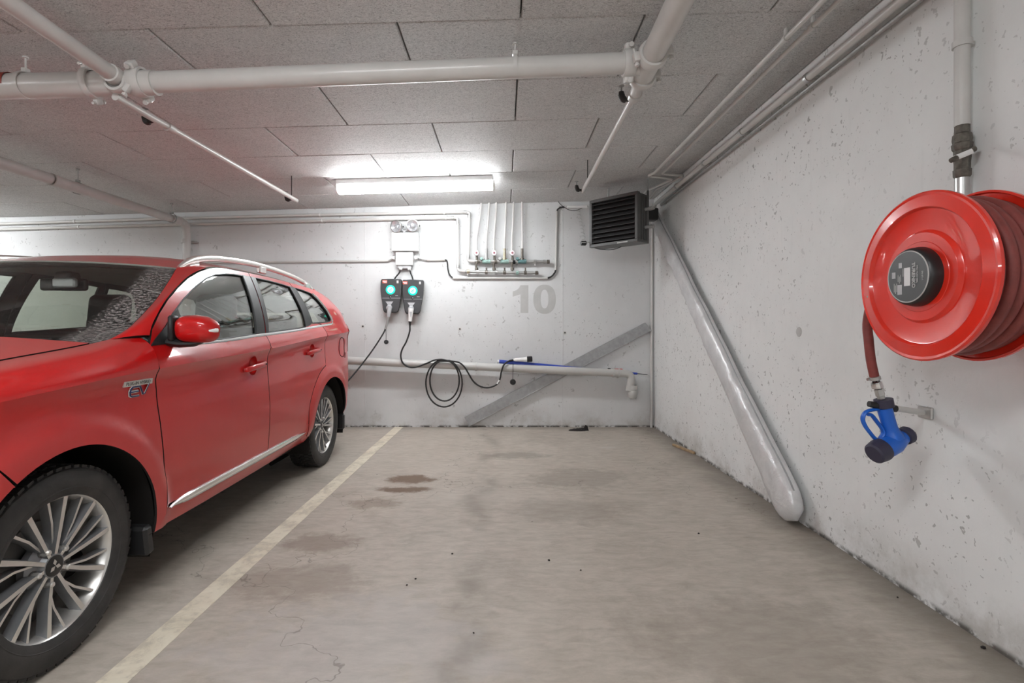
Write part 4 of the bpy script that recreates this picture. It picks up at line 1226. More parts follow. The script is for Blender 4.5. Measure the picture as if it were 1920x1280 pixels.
for z in (2.25, 2.6):
    MB().lathe([(0.0245, -0.012), (0.031, -0.012), (0.031, 0.012), (0.0245, 0.012)], P0 + Vector((0, 0, z)), (0, 0, 1), 20).box(P0 + Vector((0.03, 0, z)), (0.03, 0.02, 0.018), None, 0.003).build('pipe_clip', 'pipe_paint', t, 35)

# hose end with spray nozzle
NY = 2.07
def n_(x, y, dy=0.0):
    return at(x, y, NY) + Vector((0, dy, 0))
t = thing('spray_nozzle', 'blue spray nozzle with black caps hanging on the red hose', 'nozzle', tuple(n_(1665, 800)))
MB().tube(spline([Vector((1.455, 1.93, 1.42)), Vector((1.450, 1.995, 1.33)), n_(1627, 600), n_(1629, 640), n_(1633, 675), n_(1640, 708)], 6), 0.0172, 16).build('hose_tail', 'hose_red', t)
A = (n_(1652, 748) - n_(1640, 706)).normalized()
def fit(x, y, prof, mat, nm, seg=16):
    MB().lathe(prof, n_(x, y), A, seg).build(nm, mat, t, 30)
fit(1640, 707, [(0.017, -0.004), (0.021, -0.003), (0.021, 0.010), (0.017, 0.012)], 'steel', 'hose_clamp')
MB().lathe([(0.0005, 0), (0.006, 0), (0.006, 0.02), (0.0005, 0.02)], n_(1634, 711), (-1, -0.2, 0), 8).build('clamp_screw', 'steel', t)
fit(1643, 716, [(0.014, -0.003), (0.019, 0.0), (0.021, 0.012), (0.021, 0.024), (0.015, 0.026)], 'chrome', 'hose_fitting', 10)
fit(1648, 731, [(0.014, -0.006), (0.0175, -0.004), (0.0175, 0.022), (0.0145, 0.024), (0.0145, 0.036), (0.0005, 0.037)], 'steel', 'hex_nut', 6)
MB().tube([n_(1656, 748), n_(1659, 763)], 0.034, 20).build('collar', 'nozzle_navy', t, 30)
MB().tube([n_(1629, 757), n_(1645, 760), n_(1665, 764), n_(1680, 766)], [0.012, 0.015, 0.016, 0.014], 12).build('holder_spring', 'black_rubber', t)
MB().tube(spline([n_(1658, 764), n_(1664, 785), n_(1670, 806), n_(1675, 822)], 4), [0.027] * 3 + [0.0265] * 3 + [0.027] * 2 + [0.029, 0.032, 0.036, 0.038, 0.04], 18).build('nozzle_grip', 'nozzle_blue', t)
q0, q1 = n_(1646, 842, -0.015), n_(1700, 820, 0.015)
MB().tube([q0, lerp(q0, q1, 0.15), lerp(q0, q1, 0.55), lerp(q0, q1, 0.85), q1], [0.040, 0.043, 0.043, 0.032, 0.026], 20).build('nozzle_barrel', 'nozzle_blue', t)
d = (q1 - q0).normalized()
MB().tube([q0 - d * 0.040, q0 - d * 0.034, q0 - d * 0.002, q0 + d * 0.012], [0.034, 0.041, 0.046, 0.045], 22).build('barrel_cap', 'nozzle_navy', t, 35)
MB().lathe([(0.020, -0.006), (0.034, 0.0), (0.036, 0.022), (0.031, 0.030), (0.022, 0.028), (0.018, 0.010), (0.0005, 0.010)], q1, d, 22).build('spray_tip', 'nozzle_navy', t, 35)
loop = [n_(1657, 767), n_(1640, 767.5), n_(1624, 772), n_(1617.5, 784), n_(1622, 798), n_(1632, 812), n_(1642, 823), n_(1650, 823)]
MB().tube(spline(loop, 5), 0.0085, 10, flat=(0.8, 1.3)).build('hand_guard', 'nozzle_blue', t)
trig = [n_(1628, 777), n_(1634, 778), n_(1643, 789), n_(1654, 804), n_(1656, 813), n_(1651, 821)]
MB().tube(spline(trig, 5), 0.0075, 10, flat=(0.9, 1.6)).build('trigger', 'nozzle_blue', t)
hb = thing('nozzle_holder', 'steel arm on the side wall holding the blue nozzle', 'holder', (XR, 2.17, 0.81))
w_ = atx(1738, 773, XR)
MB().tube([n_(1676, 765, 0.01), w_ + Vector((-0.02, 0, 0))], 0.0125, 12).build('holder_arm', 'pipe_paint', hb)
MB().box(w_ + Vector((-0.006, 0, 0)), (0.012, 0.075, 0.05), None, 0.004).build('holder_plate', 'steel', hb, 30)
MB().lathe([(0.0005, 0), (0.009, 0), (0.009, 0.006), (0.0005, 0.007)], w_ + Vector((-0.012, 0.02, 0.0)), (-1, 0, 0), 6).build('plate_bolt', 'steel_dull', hb, 30)

# ------------------------------------------------------------------ bits on the floor
m = MB()
c = Vector((0.86, 5.90, 0))
rnd = random.Random(11)
nu, nv = 18, 9
gp = []
for i in range(nu + 1):
    row = []
    for jn in range(nv + 1):
        u, v_ = i / nu, jn / nv
        env = (math.sin(PI * u) * math.sin(PI * v_)) ** 0.55
        h = env * (0.016 + 0.024 * max(0, u - 0.35) * (1 + math.sin(7 * v_ + 3 * u)) + rnd.uniform(0, 0.010))
        if 0.78 < u < 0.95 and 0.3 < v_ < 0.7:
            h += 0.035
        row.append(c + Vector(((u - 0.5) * 0.23, (v_ - 0.5) * 0.11 * (0.4 + 0.6 * math.sin(PI * min(1, u * 1.1))) + rnd.uniform(-.004, .004), max(0.001, h))))
    gp.append(row)
m.grid(gp)
base_i = len(m.v)
m.grid([[Vector((p.x, p.y, 0.0005)) for p in r_] for r_ in gp], flip=True)
tag(m.build('cloth_scrap', 'rag_black', smooth=25), 'crumpled black scrap lying on the floor by the back wall', 'scrap')
a, b_ = at(1262, 836, 5.12), at(1302, 851, 4.77)
a.z = b_.z = 0.012
tag(MB().box((a + b_) / 2, ((b_ - a).length, 0.022, 0.022), Matrix.Rotation(math.atan2((b_ - a).y, (b_ - a).x), 3, 'Z'), 0.003).build('wood_stick', 'wood', smooth=None), 'short raw wood stick on the floor along the side wall', 'stick')
rnd = random.Random(5)
CR = ['dark grit crumb against the side wall below the hose reel, largest of the crumbs', 'small dark grit crumb along the side wall past the leaning bag', 'small dark grit crumb on the floor left of the bag foot',
      'lone dark grit crumb nearest the camera in mid floor', 'dark grit crumb beside the damp trail in mid floor', 'upper of two neighbouring dark crumbs near the bay line', 'lower of two neighbouring dark crumbs near the bay line',
      'dark grit crumb on the far side of the damp trail', 'dark grit crumb farthest from the car in mid floor']
for i, (x, y) in enumerate(((1843, 1215), (1683, 1121), (1310, 1001), (888, 1188), (848, 1039), (779, 1086), (763, 1098), (1029, 1051), (1089, 1070))):
    Y = CAM_H * F_PX / (y - VPY)
    p = at(x, y, Y)
    if p.x > XR - 0.02:
        p.x = XR - 0.02
    mm = MB()
    bm = bmesh.new()
    bmesh.ops.create_icosphere(bm, subdivisions=1, radius=0.0075 if i == 0 else rnd.uniform(0.0035, 0.0055))
    vs = [Vector((v.co.x * rnd.uniform(0.8, 1.5), v.co.y * rnd.uniform(0.8, 1.3), max(-0.004, v.co.z * rnd.uniform(0.6, 1.0)))) + Vector((p.x, p.y, 0.004)) for v in bm.verts]
    bm.verts.index_update()
    mm.add(vs, [[v.index for v in f.verts] for f in bm.faces])
    bm.free()
    tag(mm.build('grit_crumb', 'rag_black', smooth=None), CR[i], 'grit', 'dark grit crumbs on the floor')
# ================================================================== THE RED CAR
CX, CY = -2.37, 3.10
car = thing('car', 'dusty red estate SUV with silver roof rails parked beside the empty bay', 'car', (CX, CY, 0), local=True)

def pchip(pts):
    xs = [p[0] for p in pts]; ys = [p[1] for p in pts]
    n = len(xs)
    h = [xs[i + 1] - xs[i] for i in range(n - 1)]
    d = [(ys[i + 1] - ys[i]) / h[i] for i in range(n - 1)]
    m = [d[0]] + [0.0 if d[i - 1] * d[i] <= 0 else (2 * d[i - 1] * d[i] / (d[i - 1] + d[i])) for i in range(1, n - 1)] + [d[-1]]
    def f(x):
        if x <= xs[0]:
            return ys[0] + m[0] * (x - xs[0])
        if x >= xs[-1]:
            return ys[-1] + m[-1] * (x - xs[-1])
        i = 0
        while x > xs[i + 1]:
            i += 1
        t = (x - xs[i]) / h[i]
        return ((2 * t ** 3 - 3 * t * t + 1) * ys[i] + (t ** 3 - 2 * t * t + t) * h[i] * m[i] + (-2 * t ** 3 + 3 * t * t) * ys[i + 1] + (t ** 3 - t * t) * h[i] * m[i + 1])
    return f

FW, RW, HUB = 1.78, 4.40, 0.343          # wheel centres along Y, hub height
ARCH = 0.412
z_cr = pchip([(0.80, 0.84), (1.1, 0.895), (1.6, 0.955), (2.2, 0.995), (3.24, 1.040), (4.3, 1.112), (4.9, 1.140), (5.4, 1.155)])
z_bt = pchip([(1.9, 1.070), (2.2, 1.082), (2.7, 1.098), (3.365, 1.140), (4.4, 1.205), (4.7, 1.225), (5.4, 1.250)])
w_cr = pchip([(0.78, 0.60), (0.9, 0.715), (1.1, 0.81), (1.4, 0.866), (1.8, 0.886), (2.3, 0.885), (3.0, 0.885), (3.8, 0.888), (4.3, 0.899), (4.65, 0.902), (4.9, 0.880), (5.1, 0.822), (5.3, 0.725), (5.42, 0.62)])
scoop = pchip([(0.0, 0.0), (0.02, 0.013), (0.055, 0.026), (0.12, 0.028), (0.25, 0.018), (0.38, 0.010), (0.48, 0.009), (0.57, 0.013), (0.64, 0.017), (0.70, 0.026), (0.74, 0.042), (0.80, 0.08), (1.0, 0.20)])
TOPZ = 1.534
def sstep(a, b_, x):
    t = max(0.0, min(1.0, (x - a) / (b_ - a)))
    return t * t * (3 - 2 * t)
def side_x(Y, z):
    zc, w = z_cr(Y), w_cr(Y)
    if z <= zc:
        fade = 0.35 + 0.65 * sstep(1.35, 2.1, Y) * (1 - 0.5 * sstep(4.6, 5.0, Y))
        s = zc - z
        x = w - (scoop(s) * (fade if s < 0.3 else lerp(fade, 1, sstep(0.3, 0.55, s))))
        for c in (FW, RW):
            r = math.hypot(Y - c, z - HUB)
            x += 0.016 * (1 - sstep(0.475, 0.525, r))
        return x
    zb = z_bt(Y)
    if z <= zb:
        return w - 0.045 * ((z - zc) / (zb - zc)) ** 1.5
    xb = w - 0.045
    t = (z - zb) / (TOPZ - zb)
    top = 0.705 - 0.12 * sstep(4.4, 5.2, Y)
    return xb - (xb - top) * (t ** 1.55 if t > 0 else 0)
def P3(Y, z, dx=0.0, s=1):
    return Vector((s * (side_x(Y, z) + dx), Y - CY, z))

# --- generic panel: polygon in (Y, z), filled, mapped on the body side, given thickness
def resample(poly, step, closed=True):
    out = []
    n = len(poly)
    for i in range(n if closed else n - 1):
        a, b_ = poly[i], poly[(i + 1) % n]
        L = math.hypot(b_[0] - a[0], b_[1] - a[1])
        k_ = max(1, int(math.ceil(L / step)))
        for j in range(k_):
            t = j / k_
            out.append((a[0] + (b_[0] - a[0]) * t, a[1] + (b_[1] - a[1]) * t))
    if not closed:
        out.append(poly[-1])
    return out
def inside(pts, poly):
    x, y = pts[:, 0], pts[:, 1]
    res = np.zeros(len(pts), bool)
    n = len(poly)
    for i in range(n):
        x1, y1 = poly[i]; x2, y2 = poly[(i + 1) % n]
        c = ((y1 > y) != (y2 > y))
        with np.errstate(divide='ignore', invalid='ignore'):
            xi = (x2 - x1) * (y - y1) / (y2 - y1 + 1e-15) + x1
        res ^= c & (x < xi)
    return res
def fill(outer, holes=(), step=0.03, lines=()):
    outer = resample(outer, step)
    holes = [resample(h, step * 0.7) for h in holes]
    pts, edges = [], []
    for lp in [outer] + holes:
        o = len(pts)
        pts += lp
        edges += [(o + i, o + (i + 1) % len(lp)) for i in range(len(lp))]
    bd = np.array(pts)
    A = np.array(outer)
    g = []
    y = A[:, 1].min() + step * 0.5
    r = 0
    while y < A[:, 1].max():
        x = A[:, 0].min() + step * (0.5 if r % 2 else 0.0)
        while x < A[:, 0].max():
            g.append((x, y))
            x += step
        y += step * 0.9
        r += 1
    for ln in lines:
        g += resample(ln, step * 0.7, False)
    nl = sum(len(resample(ln, step * 0.7, False)) for ln in lines)
    g = np.array(g)
    ok = inside(g, outer)
    for h in holes:
        ok &= ~inside(g, h)
    dmin = np.sqrt(((g[:, None, :] - bd[None, :, :]) ** 2).sum(2)).min(1)
    ok &= dmin > step * 0.42
    if nl:                      # thin out grid points close to crease lines
        L = g[-nl:]
        dl = np.sqrt(((g[:-nl, None, :] - L[None, :, :]) ** 2).sum(2)).min(1)
        ok[:-nl] &= dl > step * 0.45
    pts += [tuple(p) for p in g[ok]]
    V, E, Fc, _, _, _ = delaunay_2d_cdt([Vector(p) for p in pts], edges, [], 0, 1e-6)
    V = [tuple(v) for v in V]
    tri = [f for f in Fc if len(f) == 3]
    cen = np.array([[sum(V[i][0] for i in f) / 3, sum(V[i][1] for i in f) / 3] for f in tri])
    k_ = inside(cen, outer)
    for h in holes:
        k_ &= ~inside(cen, h)
    out = []
    for f, q in zip(tri, k_):
        if q:
            a, b_, c = (V[i] for i in f)
            if (b_[0] - a[0]) * (c[1] - a[1]) - (b_[1] - a[1]) * (c[0] - a[0]) < 0:
                f = (f[0], f[2], f[1])
            out.append(tuple(f))
    return V, out
def shell(verts, faces, th, mi_in=1):
    """outer skin + inner skin + rim; verts are Vectors, faces ccw seen from outside"""
    n = len(verts)
    nr = [Vector((0, 0, 0)) for _ in verts]
    cnt = {}
    for f in faces:
        for i in range(1, len(f) - 1):
            a, b_, c = verts[f[0]], verts[f[i]], verts[f[i + 1]]
            w = (b_ - a).cross(c - a)
            for q in (f[0], f[i], f[i + 1]):
                nr[q] = nr[q] + w
        for i in range(len(f)):
            e = (f[i], f[(i + 1) % len(f)])
            cnt[e] = cnt.get(e, 0) + 1
    inner = [verts[i] - (nr[i].normalized() if nr[i].length > 0 else Vector((0, 0, 0))) * th for i in range(n)]
    m = MB()
    m.recalc = False
    m.add(verts + inner, list(faces), 0)
    m.f += [tuple(n + i for i in f)[::-1] for f in faces]
    m.mi += [mi_in] * len(faces)
    for (a, b_) in list(cnt):
        if (b_, a) not in cnt:
            m.f.append((b_, a, n + a, n + b_))
            m.mi.append(mi_in)
    return m
def side_panel(name, outer, holes=(), step=0.03, lines=(), dx=0.0, th=0.012, mats=('car_paint', 'interior_dark'), both=True, parents=None, sm=35):
    V, Fc = fill(outer, holes, step, lines)
    out = []
    for s in ((1, -1) if both else (1,)):
        vs = [P3(y, z, dx, s) for y, z in V]
        fs = Fc if s > 0 else [f[::-1] for f in Fc]
        m = shell(vs, fs, th)
        out.append(m.build(name, list(mats), car if parents is None else parents[0 if s > 0 else 1], sm))
    return out

def arc(c, r, a0, a1, n=20, cz=HUB):
    return [(c + r * math.cos(math.radians(lerp(a0, a1, i / n))), cz + r * math.sin(math.radians(lerp(a0, a1, i / n)))) for i in range(n + 1)]
def cline(y0, y1, n=24):
    return [(lerp(y0, y1, i / n), z_cr(lerp(y0, y1, i / n))) for i in range(n + 1)]
G = 0.0035      # half panel gap

# fender / door gap and door / door gap
gapF = [(2.208, 0.995), (2.228, 0.90), (2.240, 0.75), (2.252, 0.55), (2.258, 0.40), (2.258, 0.385)]
gapD = [(3.268, 1.05), (3.275, 0.90), (3.272, 0.70), (3.262, 0.52), (3.255, 0.385)]

# --- front wing: lower skin on the side, upper skin rolling over to the bonnet
lowF = cline(1.30, 2.208 - G, 20)
outer = lowF + [(y - G, z) for y, z in gapF[1:]] + [(2.252, 0.352), (2.20, 0.300), (2.155, 0.300)] + arc(FW, ARCH, -6, 122, 26) + [(1.50, 0.765), (1.38, 0.81), (1.30, 0.83)]
outer = outer[::-1]
V, Fc = fill(outer, (), 0.03)
xh = pchip([(0.95, 0.60), (1.3, 0.672), (1.7, 0.700), (2.02, 0.716), (2.21, 0.742)])
zh = pchip([(0.95, 0.93), (1.3, 1.005), (1.7, 1.060), (2.02, 1.102), (2.21, 1.140)])
def wing_top(Y, s):
    x0, z0, x1, z1 = w_cr(Y), z_cr(Y), xh(Y), zh(Y)
    a = s * PI / 2
    return Vector((x1 + (x0 - x1) * math.cos(a) ** 0.80, Y - CY, z0 + (z1 - z0) * math.sin(a) ** 1.08))
wings = []
for s in (1, -1):
    vs = [P3(y, z, 0, s) for y, z in V]
    fs = [f if s > 0 else f[::-1] for f in Fc]
    rows = []
    ys = [lerp(1.30, 2.208 - G, i / 34) for i in range(35)]
    o = len(vs)
    nt = 12
    for Y in ys:
        for j in range(nt + 1):
            p = wing_top(Y, j / nt)
            vs.append(Vector((s * p.x, p.y, p.z)))
    for i in range(34):
        for j in range(nt):
            q = (o + i * (nt + 1) + j, o + (i + 1) * (nt + 1) + j, o + (i + 1) * (nt + 1) + j + 1, o + i * (nt + 1) + j + 1)
            fs.append(q if s > 0 else q[::-1])
    m = shell(vs, fs, 0.010)
    wings.append(m.build('front_wing', ['car_paint', 'interior_dark'], car, 50))

# --- doors
def dl(pts):
    return [(y, z) for y, z in pts]
door_top = [(2.205, 1.087), (2.237, 1.167), (2.305, 1.236), (2.389, 1.302), (2.50, 1.368), (2.622, 1.430), (2.74, 1.474), (2.846, 1.503), (2.94, 1.520), (3.033, 1.528), (3.20, 1.532)]
b_split = [(3.333, 1.531), (3.320, 1.45), (3.297, 1.30), (3.279, 1.14)]
front_outer = [(y + G, z) for y, z in gapF[::-1]] + [(2.207 + G, 1.04)] + [(y + G, z - 0.003) for y, z in door_top] + [(y - G, z) for y, z in b_split] + [(y - G, z) for y, z in gapD] 
front_win = [(2.300, 1.102), (2.45, 1.100), (2.70, 1.106), (3.0, 1.124), (3.158, 1.134), (3.200, 1.33), (3.228, 1.500), (3.12, 1.499), (3.017, 1.490), (2.90, 1.472), (2.794, 1.442), (2.66, 1.386), (2.515, 1.310), (2.40, 1.235), (2.325, 1.170), (2.29, 1.120)]
def oval(cy, cz, ry, rz, n=22, e=2.0, tilt=0.0):
    out = []
    for i in range(n):
        a = 2 * PI * i / n
        u = ry * math.copysign(abs(math.cos(a)) ** (2 / e), math.cos(a)); v = rz * math.copysign(abs(math.sin(a)) ** (2 / e), math.sin(a))
        out.append((cy + u * math.cos(tilt) - v * math.sin(tilt), cz + u * math.sin(tilt) + v * math.cos(tilt)))
    return out
cupF = oval(3.085, 0.945, 0.055, 0.058)
cupR = oval(4.015, 0.997, 0.052, 0.054)
crease = cline(1.3, 5.2, 90)
fd = side_panel('front_door', front_outer, (front_win, cupF), 0.03, (crease,))
rear_outer = ([(y + G, z) for y, z in gapD[::-1]] + [(y + G, z) for y, z in b_split[::-1]] + [(3.60, 1.533), (3.88, 1.527), (3.95, 1.524)]
              + [(3.985, 1.45), (4.035, 1.25), (4.05, 1.205), (4.16, 1.21), (4.255, 1.20), (4.272, 1.12), (4.282, 0.98), (4.278, 0.90)] + arc(RW, 0.535, 103, 152, 12) + [(3.915, 0.55), (3.905, 0.44), (3.880, 0.398)])
rear_outer = rear_outer[::-1] if False else rear_outer
rear_win = [(3.325, 1.142), (3.60, 1.158), (3.85, 1.174), (3.940, 1.181), (3.937, 1.30), (3.912, 1.488), (3.80, 1.496), (3.60, 1.503), (3.395, 1.504), (3.360, 1.33)]
# bottom edge follows the trim strip
rd = side_panel('rear_door', rear_outer, (rear_win, cupR), 0.03, (crease,))
# --- rear quarter
q_top = [(3.957, 1.524), (4.10, 1.522), (4.30, 1.514), (4.45, 1.503), (4.65, 1.480), (4.80, 1.455)]
q_rear = [(4.93, 1.36), (5.07, 1.235), (5.20, 1.13), (5.27, 1.02), (5.31, 0.88), (5.33, 0.70), (5.33, 0.45), (5.28, 0.40)]
q_fr = [(3.991, 1.45), (4.041, 1.25), (4.058, 1.212), (4.16, 1.217), (4.261, 1.206), (4.279, 1.12), (4.289, 0.98), (4.285, 0.905)]
quarter_outer = q_top + q_rear + [(5.0, 0.36), (4.80, 0.352)] + arc(RW, ARCH, 2, 172, 34) + [(3.968, 0.345), (3.915, 0.345), (3.911, 0.44), (3.921, 0.545)] + arc(RW, 0.528, 152, 103, 12) + q_fr[::-1]
quarter_outer = quarter_outer[::-1]
q_win = [(4.010, 1.190), (4.25, 1.203), (4.46, 1.216), (4.535, 1.225), (4.545, 1.25), (4.515, 1.32), (4.44, 1.435), (4.385, 1.482), (4.25, 1.490), (4.130, 1.494), (4.085, 1.36)]
q_win_in = [(4.075, 1.213), (4.25, 1.219), (4.42, 1.226), (4.475, 1.233), (4.487, 1.252), (4.455, 1.32), (4.36, 1.420), (4.285, 1.466), (4.15, 1.480), (4.010, 1.486), (4.040, 1.37)]
qp = side_panel('rear_quarter', quarter_outer, (q_win_in,), 0.03, (crease,))
# --- sill below the doors
sill = [(2.190, 0.300), (2.262, 0.352), (2.40, 0.352), (3.3, 0.358), (3.80, 0.385), (3.875, 0.392), (3.90, 0.44), (3.985, 0.42), (3.995, 0.31), (3.2, 0.290), (2.4, 0.288)]
sill_outer = [(2.185, 0.296), (2.6, 0.290), (3.3, 0.290), (3.93, 0.300), (3.985, 0.330), (3.985, 0.36), (3.935, 0.40), (3.925, 0.45), (3.86, 0.415), (3.3, 0.380), (2.262, 0.378), (2.258, 0.350), (2.205, 0.300)]
side_panel('sill', sill_outer, (), 0.03, dx=-0.003)

# --- chrome strip along the bottom of the doors
for s in (1, -1):
    m = MB()
    rows = []
    for i in range(41):
        f = i / 40
        Y = lerp(2.275, 3.86, f)
        zc_ = lerp(0.372, 0.386, f)
        hh = 0.021 * min(1, (f / 0.10) ** 0.7 if f > 0 else 0.02, ((1 - f) / 0.10) ** 0.7 if f < 1 else 0.02)
        hh = max(hh, 0.002)
        bx_ = side_x(Y, zc_)
        rows.append([Vector((s * (side_x(Y, zc_ + a * hh) + d), Y - CY, zc_ + a * hh)) for a, d in ((-1, -0.004), (-1, 0.006), (-0.5, 0.013), (0.2, 0.015), (0.7, 0.013), (1, 0.004), (1, -0.004))])
    m.grid(rows, flip=s < 0)
    m.build('door_trim_strip', 'chrome', car, 40)

# --- glass
for nm, poly, mat in (('front_door_glass', front_win, 'window_glass'), ('rear_door_glass', rear_win, 'privacy_glass'), ('quarter_glass', q_win_in, 'privacy_glass')):
    cy = sum(p[0] for p in poly) / len(poly); cz = sum(p[1] for p in poly) / len(poly)
    big = [(cy + (y - cy) * 1.012, cz + (z - cz) * 1.02) for y, z in poly]
    side_panel(nm, big, (), 0.04, dx=-0.010, th=0.004, mats=(mat, mat))
# black sail, pillar covers, window rubber
side_panel('mirror_sail', [(2.216, 1.093), (2.30, 1.097), (2.46, 1.100), (2.435, 1.18), (2.408, 1.240), (2.33, 1.180), (2.25, 1.125)], (), 0.03, dx=0.004, th=0.02, mats=('black_plastic', 'black_plastic'))
pA = [(3.160, 1.135), (3.272, 1.139), (3.291, 1.30), (3.314, 1.45), (3.322, 1.507), (3.232, 1.507), (3.202, 1.33)]
pB = [(3.287, 1.140), (3.322, 1.142), (3.358, 1.33), (3.392, 1.508), (3.334, 1.508), (3.326, 1.45), (3.303, 1.30)]
side_panel('pillar_cover', pA, (), 0.04, dx=0.003, th=0.01, mats=('black_plastic', 'black_plastic'))
side_panel('pillar_cover', pB, (), 0.04, dx=0.003, th=0.01, mats=('black_plastic', 'black_plastic'))
side_panel('quarter_pillar_cover', [(3.942, 1.185), (4.000, 1.192), (4.074, 1.216), (4.041, 1.37), (4.008, 1.491), (3.914, 1.495), (3.939, 1.30)], (), 0.04, dx=0.002, th=0.01, mats=('black_plastic', 'black_plastic'))
for s in (1, -1):
    # rubber around the openings
    for poly in (front_win, rear_win, q_win_in):
        MB().tube([P3(y, z, -0.003, s) for y, z in resample(poly, 0.04)], 0.0055, 6, closed=True).build('window_rubber', 'black_rubber', car)
    # bright waist moulding, turning up behind the quarter glass
    line = [(2.50, 1.093), (2.70, 1.097), (3.0, 1.114), (3.16, 1.125), (3.30, 1.132), (3.60, 1.148), (3.85, 1.164), (4.05, 1.180), (4.25, 1.194), (4.42, 1.206), (4.49, 1.213), (4.510, 1.235), (4.500, 1.26), (4.46, 1.335), (4.375, 1.425), (4.31, 1.465)]
    pp = [P3(p.x, p.y, 0.004, s) for p in spline([(y, z, 0) for y, z in line], 4)]
    MB().tube(pp, 0.0095, 8, flat=(1.0, 0.5), up=(0, 0, 1)).build('waist_moulding', 'chrome', car, 50)
    # handles and their cups
    for cup, hy, hz, ln in ((cupF, 3.095, 0.938, 0.115), (cupR, 4.025, 0.990, 0.11)):
        c0 = (sum(p[0] for p in cup) / len(cup), sum(p[1] for p in cup) / len(cup))
        rws = []
        for f, dd in ((1.0, 0.0), (0.95, -0.014), (0.86, -0.030), (0.6, -0.043), (0.02, -0.047)):
            rws.append([P3(c0[0] + (y - c0[0]) * f, c0[1] + (z - c0[1]) * f, dd, s) for y, z in cup + cup[:1]])
        MB().grid(rws).build('handle_cup', 'car_paint', car, 50)
        up_ = 0.012
        hpts = [P3(hy - ln, hz - 0.010, 0.000, s), P3(hy - ln * 0.9, hz - 0.008, 0.020, s), P3(hy - ln * 0.4, hz, 0.030, s), P3(hy + ln * 0.4, hz + 0.008, 0.030, s), P3(hy + ln * 0.92, hz + up_, 0.020, s), P3(hy + ln, hz + up_ + 0.001, 0.002, s)]
        MB().tube(spline(hpts, 5), [0.012] * 3 + [0.0145] * 20 + [0.012] * 3, 12, flat=(1.15, 0.75), up=(0, 0, 1)).build('door_handle', 'car_paint', car, 50)
        kp = P3(hy + ln * 0.72, hz + 0.011, 0.041, s)
        MB().lathe([(0.005, -0.006), (0.005, 0.0005), (0.0005, 0.001)], kp, (s, 0, 0), 10).build('handle_lock', 'black_plastic', car)
    # charge flap outline
    fl_ = oval(4.72, 1.000, 0.080, 0.088, 28, 2.8, -0.15)
    MB().tube([P3(y, z, 0.0012, s) for y, z in resample(fl_, 0.03)], 0.0028, 6, closed=True).build('charge_flap_gap', 'interior_dark', car)
    MB().tube([P3(y, z, 0.0008, s) for y, z in ((4.80, 0.90), (4.83, 0.945))], 0.004, 6).build('flap_notch', 'interior_dark', car)

# --- tail lamps wrap the rear corner
side_panel('tail_lamp', [(4.93, 1.175), (5.00, 1.060), (5.07, 0.945), (5.30, 0.96), (5.26, 1.05), (5.19, 1.155), (5.10, 1.215)], (), 0.04, dx=0.006, th=0.02, mats=('tail_red', 'tail_red'))

# --- windscreen and its pillars
WS = [(2.10, 0.716, 1.106), (2.16, 0.730, 1.135), (2.25, 0.732, 1.182), (2.422, 0.715, 1.297), (2.567, 0.682, 1.398), (2.70, 0.640, 1.486)]
ws_edge = spline([Vector((x, y, z)) for y, x, z in WS], 5)           # x, world Y, z
nT = len(ws_edge)
def ws_pt(i, s):
    e = ws_edge[i]
    t = i / (nT - 1)
    bulge = lerp(0.235, 0.125, t)
    return Vector((e.x * s, e.y - bulge * (1 - abs(s) ** 2.2) - CY, e.z + lerp(0.004, 0.022, t) * (1 - s * s)))
m = MB()
cols = [-1 + 2 * j / 32 for j in range(33)]
m.grid([[ws_pt(i, s) for s in cols] for i in range(nT)])
wsg = m.build('windscreen', 'windshield_glass', car, 60)
uvl = wsg.data.uv_layers.new(name='UVMap')
for lp in wsg.data.loops:
    vi = lp.vertex_index
    i, j = divmod(vi, 33)
    uvl.data[lp.index].uv = ((cols[j] + 1) / 2, i / (nT - 1))
# dark ceramic band along the top
m = MB()
m.grid([[ws_pt(nT - 1 - k_, s) + Vector((0, 0.004, -0.004)) for s in cols] for k_ in range(2)])
m.build('windscreen_band', 'interior_dark', car, 60)
dtop = [(2.205, 1.087), (2.237, 1.167), (2.305, 1.236), (2.389, 1.302), (2.50, 1.368), (2.622, 1.430), (2.74, 1.474), (2.846, 1.503)]
dcurve = spline([(y, z, 0) for y, z in dtop], 5)
for s in (1, -1):
    n = 26
    rows = []
    for i in range(n + 1):
        f = i / n
        a = ws_edge[min(nT - 1, int(round(lerp(2, nT - 1, f))))]
        fi = lerp(2, nT - 1, f)
        i0 = int(fi); i1 = min(nT - 1, i0 + 1)
        a = ws_edge[i0].lerp(ws_edge[i1], fi - i0)
        gi = lerp(3, len(dcurve) - 1, f)
        g0 = int(gi); g1 = min(len(dcurve) - 1, g0 + 1)
        q = dcurve[g0].lerp(dcurve[g1], gi - g0)
        A_ = Vector((a.x + 0.004, a.y - CY, a.z + 0.002))
        B_ = P3(q.x - 0.003, q.y + 0.003)
        row = []
        for j in range(7):
            t = j / 6
            p = A_.lerp(B_, t)
            bl = 0.020 * math.sin(PI * t) ** 0.8
            row.append(Vector((s * (p.x + bl * 0.75), p.y - bl * 0.35, p.z + bl * 0.35)))
        rows.append(row)
    vs = [p for r_ in rows for p in r_]
    fs = []
    for i in range(n):
        for j in range(6):
            q = (i * 7 + j, i * 7 + j + 1, (i + 1) * 7 + j + 1, (i + 1) * 7 + j)
            fs.append(q if s > 0 else q[::-1])
    shell(vs, fs, 0.03).build('windscreen_pillar', ['car_paint', 'interior_dark'], car, 60)

